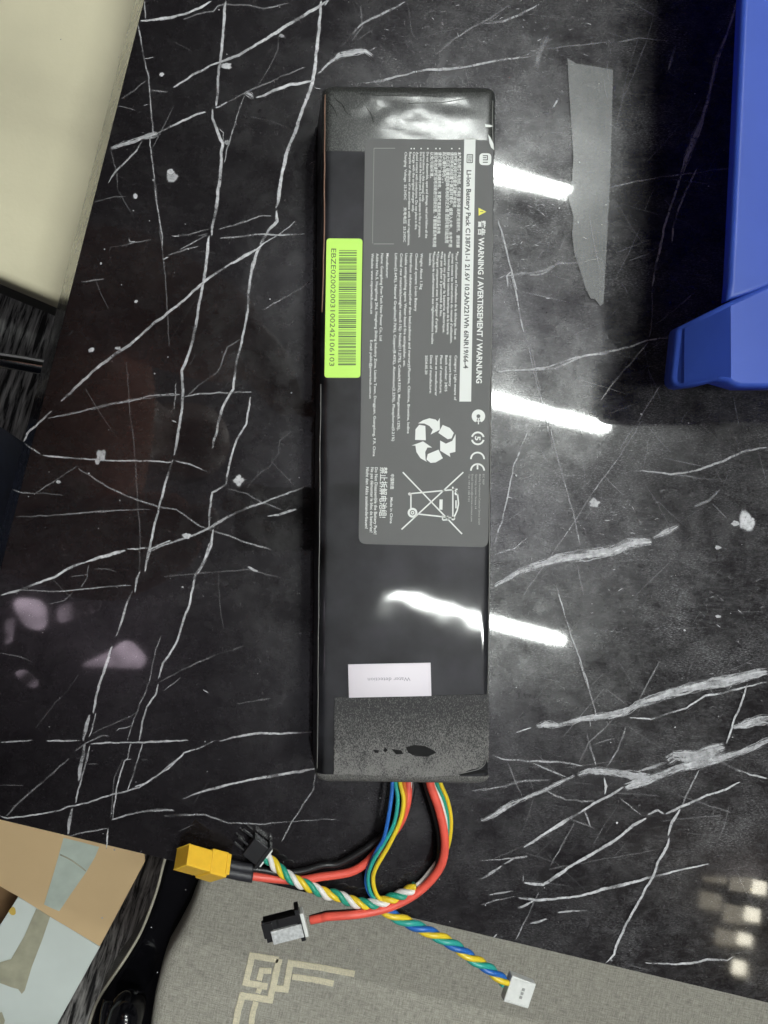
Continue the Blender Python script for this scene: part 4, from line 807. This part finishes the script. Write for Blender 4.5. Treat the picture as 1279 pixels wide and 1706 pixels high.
t1 = m_([(500, 742), (420, 788), (330, 822), (250, 850), (180, 850), (110, 838), (60, 820), (0, 795)]) + n_([(1060, 838), (950, 792), (860, 755), (780, 705), (720, 655), (680, 615), (645, 585)])
twist(t1, [zT + .006, zT + .006, zT + .006, zT + .006, zT + .006, zT + .008, zT + .007, zT + .006], [M['yellow_wire'], M['white_wire'], M['green_wire']], -.0175, .00175, .00165, 1.2, labs=['yellow strand of the twisted cable to the black plug', 'white strand of the twisted cable to the black plug', 'green strand of the twisted cable to the black plug'])
t2 = m_([(240, 842), (300, 885), (370, 930), (470, 975), (600, 1035), (740, 1110), (850, 1190), (940, 1245), (1010, 1300), (1062, 1345)])
twist(t2, [zT + .003, zT + .003, zT + .003, zT + .003, zT + .002, zT, zT - .001], [M['blue_wire'], M['teal_wire'], M['yellow_wire']], +.0255, .00175, .00172, .4, labs=['blue strand of the twisted cable to the white plug', 'teal strand of the twisted cable to the white plug', 'yellow strand of the twisted cable to the white plug'])

# heat-shrink sleeves
def sleeve(pts, z, r, m, lab):
    o = tube('sleeve', smooth_path([P(x, y, z) for x, y in n_(pts)], .0015), r, m, bat, sides=14); o['label'] = lab
sleeve([(562, 722), (480, 708), (375, 686)], zT + .0045, .0034, M['shrink'], 'grey shrink sleeve over the red wire'); sleeve([(566, 668), (480, 658), (395, 640)], zT + .0042, .0030, M['shrink'], 'crumpled black shrink sleeve')

# yellow power plug, rolled so that two of its sides show
def wd(a, b): v = P(*b) - P(*a); v.z = 0; return v.normalized()
def npx(x, y, z): return P(280 + x / 3.997, 1280 + y / 3.997, z)
plug = None
ax = wd((360, 1446), (300, 1416)); ax = (ax + Vector((0, 0, .42))).normalized(); roll = math.radians(-48)
sd = ax.cross(Vector((0, 0, 1))); upv = (Vector((0, 0, 1)) * math.cos(roll) + sd * math.sin(roll) * 1)
zc = zT + .0105
plug = block('power_plug', npx(172, 612, zc + .0025), ax, upv, (.0165, .0158, .0118), M['conn_yellow'], bat, bevel=.0008, hollow=.0011)
plug['label'] = 'yellow two-pole power plug'
block('plug_collar', npx(292, 646, zc - .0025), ax, upv, (.0110, .0180, .0140), M['conn_yellow'], plug, bevel=.0008, taper=.97)
block('plug_collar', npx(346, 655, zc - .005), ax, upv, (.0028, .0192, .0115), M['conn_yellow'], plug, bevel=.0006)
for s_ in (-.0036, .0036):
    sdv = ax.cross(upv).normalized(); c0 = npx(140, 602, zc + .005) + sdv * s_
    tube('pin', [c0 - ax * .004, c0, c0 + ax * .0035], .0014, M['metal'], plug, sides=12)
# black plug with prongs
ax = wd((442, 1427), (400, 1395)); c = npx(588, 540, zT + .0055)
bp_ = block('black_plug', c, ax, (0, 0, 1), (.0115, .0125, .0085), M['conn_black'], bat, bevel=.0005); bp_['label'] = 'small black plug with two prongs lying on the marble'
block('plug_rim', c - ax * .0050, ax, (0, 0, 1), (.0022, .0150, .0096), M['conn_black'], bp_, bevel=.0003)
block('plug_insert', c - ax * .0067, ax, (0, 0, 1), (.0014, .0118, .0062), M['conn_white'], bp_, bevel=.0003)
sdv = ax.cross(Vector((0, 0, 1)))
for s_ in (-.0042, -.0004, .0042): block('prong', c + ax * .0090 + sdv * s_ + Vector((0, 0, -.001 if s_ > 0 else .001)), ax, (0, 0, 1), (.0078, .0012, .0022), M['conn_black'], bp_, bevel=.0002)
# black and white plug over the chair
ax = wd((515, 1533), (440, 1552)); c = npx(770, 1045, zT + .004)
bw = block('latch_plug', c, ax, (0, 0, 1), (.0225, .0120, .0075), M['conn_black'], bat, bevel=.0005, hollow=.0010); bw['label'] = 'black latching plug with a worn white face'
sdv = ax.cross(Vector((0, 0, 1)))
if sdv.y < 0: sdv = -sdv
block('white_face', c - sdv * .0030 - ax * .0012 + Vector((0, 0, .0040)), ax, (0, 0, 1), (.0182, .0078, .0030), M['conn_grey'], bw, bevel=.0003)
block('latch', c + sdv * .0045 - ax * .0035 + Vector((0, 0, .0040)), ax, (0, 0, 1), (.0125, .0042, .0028), M['conn_black'], bw, bevel=.0004)
block('latch', c + sdv * .0012 + ax * .0092 + Vector((0, 0, .0018)), ax, (0, 0, 1), (.0062, .0085, .0055), M['conn_black'], bw, bevel=.0004)
block('plug_rim', c - ax * .0095, ax, (0, 0, 1), (.0026, .0185, .0100), M['conn_black'], bw, bevel=.0003)
block('plug_insert', c - ax * .0118 - sdv * .001, ax, (0, 0, 1), (.0022, .0140, .0082), M['conn_white'], bw, bevel=.0004)
# white plug
c = m_([(1142, 1388)])[0]; zw = zT - .001; ax = wd((842, 1630), (885, 1652))
ax = wd(m_([(1050, 1350)])[0], m_([(1235, 1412)])[0]); cc = P(c[0], c[1], zw)
wpg = block('white_plug', cc, ax, (0, 0, 1), (.0152, .0162, .0062), M['conn_white'], bat, bevel=.0007, taper=.93); wpg['label'] = 'small white plug with three dark slots'
sdv = ax.cross(Vector((0, 0, 1)))
for k in (-1, 0, 1): block('slot', cc + sdv * k * .0024 + ax * .0012 + Vector((0, 0, .00305)), ax, (0, 0, 1), (.0015, .0016, .0006), M['print_dim'], wpg, bevel=.0001)
for k in (-1, 1): block('rib', cc + sdv * k * .0066 + ax * .001 + Vector((0, 0, .0031)), ax, (0, 0, 1), (.0120, .0010, .0008), M['conn_white'], wpg, bevel=.0002)

# ================================================================== BLUE BIN
nt_ = M['blue'].node_tree; tl_ = nt_.nodes.new('ShaderNodeBsdfTranslucent'); tl_.inputs[0].default_value = (.03, .08, .55, 1)   # thin plastic lets light through
ms_ = nt_.nodes.new('ShaderNodeMixShader'); ms_.inputs[0].default_value = .42; nt_.links.new(nt_.nodes['Principled BSDF'].outputs[0], ms_.inputs[1]); nt_.links.new(tl_.outputs[0], ms_.inputs[2]); nt_.links.new(ms_.outputs[0], nt_.nodes['Material Output'].inputs[0])
zr = ZT + .074
bin_ = thing('storage_bin', 'bright blue plastic storage bin with an overhanging rim, at the right edge of the table', 'bin', tuple(P(1500, 200, ZT)))
rim_px = [(1255, -420), (1238, 0), (1229, 198), (1213, 500), (1326, 462), (1340, -420)]
rim_px = [(1255, -420), (1238, 0), (1229, 198), (1216, 470), (1213, 500), (1326, 462), (1340, -420)]
slab('rim', pxpoly(rim_px, zr), zr, .006, .0022, M['blue'], bin_)
def bin_tab():                  # spout-like corner of the rim, sloping towards the table
    c = [(1440, 406), (1330, 452), (1214, 503), (1136, 542), (1131, 546), (1129, 552), (1121, 628), (1122, 637), (1128, 643), (1137, 645), (1168, 641), (1196, 634), (1214, 636), (1222, 641), (1234, 645), (1440, 645)]
    lev = ZT + .0755; xb = (1214 - NX) * (HC - lev) / F; zt0 = ZT + .052; xa = (1121 - NX) * (HC - zt0) / F; k_ = (lev - zt0) / (xb - xa)
    def zt(px):
        if px >= 1214: return lev
        u = (px - NX) / F; return (zt0 + k_ * (u * HC - xa)) / (1 + k_ * u)
    n = len(c); vs = []; fs = []
    for d, dz in ((0, -.009), (0, -.0022), (.0008, -.0006), (.0022, 0)):
        w_ = [P(x, y, zt(x)) for x, y in c]; q = inset_poly([(v.x, v.y) for v in w_], d) if d else [(v.x, v.y) for v in w_]
        vs += [(a_[0], a_[1], w_[i].z + dz) for i, a_ in enumerate(q)]
    for k in range(3): fs += [(k * n + i, k * n + (i + 1) % n, (k + 1) * n + (i + 1) % n, (k + 1) * n + i) for i in range(n)]
    fs += [tuple(3 * n + i for i in range(2, 13)), tuple(3 * n + i for i in (12, 13, 14, 15, 0, 1, 2)), tuple(reversed(range(n)))]
    bm = bmesh.new(); bv = [bm.verts.new(v) for v in vs]
    for f in fs: bm.faces.new([bv[i] for i in f]).smooth = len(f) == 4
    bmesh.ops.triangulate(bm, faces=[f for f in bm.faces if len(f.verts) > 4], ngon_method='EAR_CLIP')
    finish('corner_tab', bm, M['blue'], bin_, smooth=False)
bin_tab()
def bin_wall():
    t = [P(1250, -400, zr - .005), P(1222, 560, zr - .005), P(1290, 640, zr - .005), P(1700, 640, zr - .005), P(1700, -400, zr - .005)]
    bt = [P(1265, -420, ZT + .001), P(1238, 560, ZT + .001), P(1262, 620, ZT + .001), P(1500, 620, ZT + .001), P(1500, -420, ZT + .001)]
    bt = [Vector((v.x + .008, v.y, v.z)) for v in bt]
    vs = t + bt; fs = [(i, (i + 1) % 5, 5 + (i + 1) % 5, 5 + i) for i in range(5)] + [(9, 8, 7, 6, 5)]
    o = mesh('wall', vs, fs, M['blue'], bin_); so = o.modifiers.new('thick', 'SOLIDIFY'); so.thickness = .002; return o
bin_wall()

# ================================================================== LEFT: beige seat with chrome leg
bs = thing('beige_chair', 'chair with a plain beige padded seat and a chrome tube leg, left of the table', 'chair', (-.45, .3, 0))
zs = .60
seat_px = round_poly([(-500, 253), (-500, -700), (700, -700), (700, 757)], 40, 6)
slab('seat', pxpoly(seat_px, zs), zs, .03, .006, M['beige'], bs)
def shrink(pts, f, c=(0, 200)): return [(c[0] + (x - c[0]) * f, c[1] + (y - c[1]) * f) for x, y in pts]
slab('seat_base', [(x * 1, y) for x, y in inset_poly(pxpoly(seat_px, zs), .002)], zs - .031, .062, .002, M['dark_edge'], bs)
tube('chrome_leg', smooth_path([P(-240, 560, .30), P(-100, 580, .28), P(0, 600, .27), P(75, 612, .26), P(160, 640, .25)], .02), .0095, M['chrome'], bs, sides=16)
tube('chrome_leg', smooth_path([P(-240, 560, .30), P(-300, 500, .15), P(-320, 400, .012), P(-330, 0, .012)], .02), .0095, M['chrome'], bs, sides=16)
tube('chrome_leg', smooth_path([P(-180, 300, .53), P(-220, 440, .42), P(-240, 560, .30)], .02), .0095, M['chrome'], bs, sides=16)

# ================================================================== BOTTOM LEFT: carton
cb = thing('cardboard_box', 'open brown cardboard box with taped white-faced flap, on the floor at the lower left', 'box', (-.45, -.35, 0))
zf = .50
def panel(name, pts, z, m, th=.004, lab=None, parent=None):
    o = slab(name, pxpoly(pts, z), z, th, .0004, m, parent or cb, seg=1)
    if lab: o['label'] = lab
    return o
fa = panel('flap', [(-120, 1330), (240, 1420), (241, 1436), (166, 1577), (82, 1527), (30, 1494), (0, 1477), (-120, 1410)], zf, M['card'], lab='brown inside of a flap')
fb = panel('flap', [(30, 1494), (84, 1526), (166, 1578), (92, 1712), (60, 1800), (-160, 1800), (-160, 1700), (0, 1541)], zf - .006, M['card_white'], lab='white-faced flap')
panel('flap', [(-200, 1380), (60, 1490), (40, 1620), (-200, 1700)], zf - .05, M['card_dark'], lab='added inner flap, shade painted into its brown')
draped('tape_strip', [(105.6, 1396), (135, 1403), (165, 1411), (158, 1428), (142.5, 1454), (120, 1486), (98.5, 1518), (84, 1512), (73, 1507), (90, 1452)], zf + .0006, M['clear_tape'], fa, wob=.0006)
draped('tape_strip', [(60, 1514), (84, 1525), (70, 1566), (53, 1610), (41, 1650), (36, 1656), (30, 1648), (18, 1645), (0, 1638), (-30, 1630), (-30, 1604), (0, 1603), (18, 1598), (40, 1560)], zf - .006 + .0008, M['clear_tape_dark'], fb, wob=.0004)
draped('tape_strip', [(-10, 1690), (3, 1686), (8, 1700), (3, 1720), (-10, 1720)], zf - .006 + .0008, M['clear_tape_dark'], fb)
mesh('glue_spot', [P(21 + 5 * math.cos(a * .6283) * (1 + .2 * (a % 3)), 1518 + 7 * math.sin(a * .6283), zf - .0052) for a in range(10)], [tuple(range(10))], M['stain'], fb)
tube('crease', smooth_path([P(x, y, zf + .0006) for x, y in ((100, 1424), (115, 1431), (130, 1441), (143, 1451))], .003), .0007, M['clear_tape_dark'], fa, sides=6)
bw_ = [(-.72, -.30), (-.30, -.40), (-.38, -.78), (-.80, -.70)]
for i in range(4):
    a, b = Vector(bw_[i]), Vector(bw_[(i + 1) % 4]); n = Vector((-(b - a).y, (b - a).x)).normalized() * .002
    vs = [(a.x - n.x, a.y - n.y, .001), (b.x - n.x, b.y - n.y, .001), (b.x + n.x, b.y + n.y, .001), (a.x + n.x, a.y + n.y, .001)]; vs += [(x, y, .44) for x, y, z in vs]
    mesh('side_panel', vs, [(3, 2, 1, 0), (4, 5, 6, 7), (0, 1, 5, 4), (1, 2, 6, 5), (2, 3, 7, 6), (3, 0, 4, 7)], M['card'], cb)

# ================================================================== BOTTOM: lacquered chair with linen seat
ch = thing('cushioned_chair', 'black lacquered chair with grey linen seat and cream key-pattern embroidery, below the table edge', 'chair', (.1, -.55, 0))
zq = .50
sp = [(345, 1380), (335, 1462), (326, 1495), (312, 1532), (292, 1570), (276, 1598), (262, 1640), (252, 1690), (246, 1760), (250, 1900), (400, 2300), (1500, 2300), (1560, 1380)]
sw = [P(x, y, zq) for x, y in sp]; swp = smooth_path([(v.x, v.y, 0) for v in sw[:10]], .012)
outl = [(v.x, v.y) for v in swp] + [(v.x, v.y) for v in sw[10:]]
seat = slab('seat_cushion', outl, zq, .06, .010, M['linen'], ch, seg=6)
def z_(x, y): return (340 + x / 2.284, 1500 + y / 2.284)
def strip(pts, wd_=9.):
    wd_ += 1.6
    ep = [Vector(z_(*q)) for q in pts]; lft = []; rgt = []
    for i, p in enumerate(ep):
        a = (ep[i] - ep[i - 1]).normalized() if i else (ep[1] - ep[0]).normalized(); b = (ep[i + 1] - ep[i]).normalized() if i < len(ep) - 1 else a
        n1 = Vector((-a.y, a.x)); n2 = Vector((-b.y, b.x)); k = (n1 + n2); k = k / max(.5, k.length_squared / 2)
        lft.append(tuple(p + k * wd_ / 2)); rgt.append(tuple(p - k * wd_ / 2))
    o = slab('embroidery', pxpoly(wavy(lft + rgt[::-1], .35, 4), zq), zq + .0008, .0012, .0003, M['embroid'], seat, seg=1); return o
strip([(283, 226), (182, 210), (158, 313), (240, 328)], 9); strip([(285, 222), (268, 300), (250, 378), (145, 362), (128, 420), (118, 480)], 9.5)
strip([(256, 268), (218, 266), (208, 304)], 8); strip([(212, 330), (204, 352)], 7); strip([(272, 334), (310, 338), (328, 238), (450, 256), (572, 280)], 9)
strip([(335, 290), (410, 300), (492, 316)], 8.5); strip([(196, 385), (184, 430), (178, 480)], 8)
ap = [(290, 1380), (284, 1400), (272, 1440), (262, 1480), (247, 1523), (232, 1558), (208, 1598), (176, 1645), (160, 1672), (146, 1715), (130, 1850), (330, 1850), (330, 1640), (350, 1540), (380, 1440), (390, 1380)]
slab('side_rail', pxpoly(ap, .462), .462, .05, .006, M['lacquer'], ch, seg=5)
tube('arm_post', smooth_path([P(200, 1735, .49), P(205, 1705, .512), P(213, 1682, .505), P(226, 1664, .48)], .004), lambda t: .010 + .006 * math.sin(t * 3.1), M['lacquer'], ch, sides=24)
tube('arm_post', smooth_path([P(176, 1800, .50), P(180, 1700, .505), P(186, 1668, .50)], .005), .008, M['lacquer'], ch, sides=20)
tube('piping', smooth_path([P(x, y, .463) for x, y in ((284, 1400), (272, 1440), (262, 1480), (247, 1523), (232, 1558), (208, 1598), (176, 1645), (160, 1672), (146, 1715), (138, 1760))], .006), .0013, M['ivory'], ch, sides=8)
for x, y in ((-.02, -.72), (.5, -.62)): block('chair_leg', (x, y, .22), (0, 0, 1), (1, 0, 0), (.44, .035, .035), M['lacquer'], ch, bevel=.004)

# ================================================================== CEILING LAMPS (their mirror images lie on the marble)
hl = 2.10
def lamp(a, b, lab):
    A, B = R(*a, hl), R(*b, hl); c = (A + B) / 2; t = thing('tube_lamp', lab, 'lamp', (c.x, c.y, c.z), group='tube lamps over the table')
    d = (B - A).normalized(); L_ = (B - A).length
    tube('tube', [A, c, B], .0112, M['tube_glow'], t, sides=16)
    block('batten', c + Vector((0, 0, .045)), d, (0, 0, 1), (L_ + .05, .055, .035), M['white_metal'], t, bevel=.003)
    for e in (-1, 1): block('end_cap', c + d * e * (L_ / 2 + .012) + Vector((0, 0, .012)), d, (0, 0, 1), (.024, .04, .075), M['white_metal'], t, bevel=.003)
lamp((640, 240), (952, 317), 'white fluorescent tube lamp mirrored beside the grey tape strip'); lamp((640, 618), (1012, 712), 'white fluorescent tube lamp mirrored beside the middle of the pack'); lamp((640, 993), (937, 1067), 'white fluorescent tube lamp mirrored near the white moisture sticker')

M['pane_bright'] = mat('bright_pane', (.9, .88, .8), .3, emit=((1, .94, .76), 26.0)); M['pane_dim'] = mat('dim_pane', (.7, .68, .6), .3, emit=((1, .90, .70), 4.2))
M['lilac_glow'] = mat('lilac_panel_glow', (.8, .75, .8), .5, emit=((1, .82, .98), 3.6))  # glow of the added panels, made uneven to soften their mirror image
nt_ = M['lilac_glow'].node_tree; nz = nt_.nodes.new('ShaderNodeTexNoise'); nz.inputs['Scale'].default_value = 6; nz.inputs['Detail'].default_value = 2
gz = nt_.nodes.new('ShaderNodeNewGeometry'); nt_.links.new(gz.outputs['Position'], nz.inputs['Vector']); rz = nt_.nodes.new('ShaderNodeMapRange'); rz.inputs[1].default_value = .42; rz.inputs[2].default_value = .68; rz.inputs[3].default_value = .3; rz.inputs[4].default_value = 11
nt_.links.new(nz.outputs['Fac'], rz.inputs[0]); nt_.links.new(rz.outputs[0], nt_.nodes['Principled BSDF'].inputs['Emission Strength'])
def onwall(px, py, yw): k = -(yw) / (py - NY); return Vector(((px - NX) * k, yw, 2 * ZT - HC + F * k))
win = thing('window', 'window wall with rows of lit panes mirrored in the marble at the lower right', 'window', tuple(onwall(1240, 1500, -1.3)))
for i, (x0, y0, x1, y1, m_n) in enumerate(((1035, 805, 1130, 860, 0), (1140, 830, 1230, 890, 0), (1000, 915, 1100, 970, 0), (1115, 950, 1210, 1010, 0), (1215, 975, 1275, 1025, 1), (980, 1025, 1075, 1090, 0), (1085, 1080, 1172, 1150, 0), (1180, 1095, 1245, 1145, 1), (1050, 1190, 1145, 1250, 0), (1150, 1210, 1210, 1250, 1), (1125, 1330, 1185, 1380, 1))):
    q = [(800 + x / 2.67, 1100 + y / 2.67) for x, y in ((x0, y0), (x1, y0 + (x1 - x0) * .22), (x1 - 6, y1 + (x1 - x0) * .12), (x0 - 8, y1))]
    v4 = [onwall(x, y, -1.3) for x, y in q]; mesh('pane', v4 + [v + Vector((0, -.01, 0)) for v in v4], [(0, 1, 2, 3), (7, 6, 5, 4), (0, 4, 5, 1), (1, 5, 6, 2), (2, 6, 7, 3), (3, 7, 4, 0)], M['pane_bright' if m_n else 'pane_dim'], win)
    ce_ = (v4[0] + v4[2]) / 2
    v5 = [v + (v - ce_) * .12 + Vector((0, -.02, 0)) for v in v4]; mesh('frame', v5 + [v + Vector((0, -.02, 0)) for v in v5], [(0, 1, 2, 3), (7, 6, 5, 4), (0, 4, 5, 1), (1, 5, 6, 2), (2, 6, 7, 3), (3, 7, 4, 0)], M['dark_edge'], win)
pl = thing('lilac_panels', 'lilac glowing panels added for the window light mirrored in the marble at the left', 'lamp', tuple(R(100, 1040, 2.1)))  # panels added only to mirror pale window light in the marble
for q in ([(15, 995), (76, 1001), (75, 1052), (40, 1046)], [(95, 1008), (168, 998), (165, 1019), (95, 1040)], [(128, 1110), (172, 1092), (213, 1062), (244, 1098), (236, 1114)], [(22, 1120), (40, 1116), (62, 1136), (60, 1146), (44, 1144)], [(8, 1034), (22, 1030), (18, 1070), (8, 1074)]):
    w5 = [R(x, y, 2.1) for x, y in q]; slab('glow_panel', round_poly([(v.x, v.y) for v in w5], .06, 8), w5[0].z + .02, .02, .003, M['lilac_glow'], pl, seg=1)

# ================================================================== PHOTOGRAPHER, seen as a dark mirror image in the marble
per = thing('person', 'person in navy trousers and brown sweater standing left of the table, holding a phone', 'person', (-.36, .12, 0))
def skinned(name, pts, edges, m, parent, sub=2, root=0):
    me = bpy.data.meshes.new(name); me.from_pydata([p[:3] for p in pts], edges, []); o = link(bpy.data.objects.new(name, me), parent)
    sk = o.modifiers.new('skin', 'SKIN'); sk.use_smooth_shade = True
    if not me.skin_vertices: me.attributes.new
    lay = me.skin_vertices[0] if me.skin_vertices else None
    if lay is None:
        bpy.context.view_layer.objects.active = o; bpy.context.view_layer.update(); lay = me.skin_vertices[0]
    for i, p in enumerate(pts):
        r = p[3]; lay.data[i].radius = (r, p[4] if len(p) > 4 else r); lay.data[i].use_root = (i == root)
    sb = o.modifiers.new('sub', 'SUBSURF'); sb.levels = sb.render_levels = sub
    me.materials.append(m); return o
J = dict(pel=(-.42, .14, .95, .13, .11), waist=(-.38, .15, 1.10, .15, .14), chest=(-.24, .13, 1.33, .17, .17), neck=(-.20, .14, 1.50, .055), head0=(-.16, .14, 1.57, .065), head1=(-.12, .14, 1.65, .09), head2=(-.12, .14, 1.75, .07),
         shL=(-.27, .31, 1.36, .10), elL=(-.22, .31, 1.27, .085), wrL=(.00, .20, 1.245, .048), shR=(-.27, -.03, 1.36, .09), elR=(-.20, -.04, 1.24, .07), wrR=(-.075, .00, 1.235, .036),
         hipL=(-.42, .23, .90, .085), knL=(-.50, .24, .50, .06), anL=(-.62, .24, .10, .045), toL=(-.50, .25, .05, .04), hipR=(-.37, .05, .90, .085), knR=(-.305, .03, .50, .082), anR=(-.32, .03, .10, .05), toR=(-.20, .03, .05, .04),
         paL=(.035, .13, 1.24, .030), paR=(-.055, .005, 1.225, .028))
def skel(keys, chains, grow=0.):
    idx = {k: i for i, k in enumerate(keys)}; pts = []
    for k in keys: j = J[k]; pts.append((j[0], j[1], j[2], j[3] + grow, (j[4] if len(j) > 4 else j[3]) + grow))
    return pts, [(idx[a], idx[b]) for c in chains for a, b in zip(c, c[1:])]
keys = ['pel', 'waist', 'chest', 'neck', 'head0', 'head1', 'head2', 'shL', 'elL', 'wrL', 'paL', 'shR', 'elR', 'wrR', 'paR', 'hipL', 'knL', 'anL', 'toL', 'hipR', 'knR', 'anR', 'toR']
p_, e_ = skel(keys, [['pel', 'waist', 'chest', 'neck', 'head0', 'head1', 'head2'], ['chest', 'shL', 'elL', 'wrL', 'paL'], ['chest', 'shR', 'elR', 'wrR', 'paR'], ['pel', 'hipL', 'knL', 'anL', 'toL'], ['pel', 'hipR', 'knR', 'anR', 'toR']], -.012)
bodym = skinned('body', p_, e_, M['skin'], per)
p_, e_ = skel(['waist', 'chest', 'shL', 'elL', 'wrL', 'shR', 'elR', 'wrR', 'pel', 'neck'], [['pel', 'waist', 'chest', 'neck'], ['chest', 'shL', 'elL', 'wrL'], ['chest', 'shR', 'elR', 'wrR']], .008)
skinned('sweater', p_, e_, M['sweater'], per, root=8)
p_, e_ = skel(['pel', 'hipL', 'knL', 'anL', 'hipR', 'knR', 'anR'], [['pel', 'hipL', 'knL', 'anL'], ['pel', 'hipR', 'knR', 'anR']], .008)
skinned('trousers', p_, e_, M['trousers'], per)
skinned('hair', [(-.15, .14, 1.70, .085), (-.14, .14, 1.77, .085)], [(0, 1)], M['hair'], per)
def hand(palm, fx, fy, tips, m):
    for i, (dx, dy, dz) in enumerate(tips):
        b = Vector(palm); a = b + Vector((fx * .02 + fy * 0, 0, 0)) + Vector((0, (i - 1.5) * .019, 0)) if i < 4 else b + Vector((0, .02, -.008))
        c = a + Vector((dx, dy, dz)) * .5 + Vector((0, 0, .008)); e = a + Vector((dx, dy, dz))
        skinned('finger', [(*a, .0115), (*c, .0105), (*e, .0085)], [(0, 1), (1, 2)], m, per, sub=1)
hand((.035, .12, 1.236), 1, 0, [(.040, -.004, -.018), (.046, -.003, -.018), (.044, 0, -.018), (.036, .002, -.016), (.030, -.012, -.020)], M['skin'])
hand((-.050, .005, 1.225), 1, 0, [(.034, -.004, -.014), (.038, -.003, -.014), (.036, 0, -.014), (.030, .002, -.012), (.026, -.012, -.016)], M['skin'])
ph = thing('phone', 'dark phone held flat above the table by the photographer', 'phone', (.03, .04, HC + .012))
slab('case', round_poly([(-.035, -.035), (.125, -.035), (.125, .040), (-.035, .040)], .01), HC + .014, .0085, .002, M['phone'], ph)

for o in list(bpy.data.objects):
    if o.type == 'EMPTY' and not o.children: bpy.data.objects.remove(o)
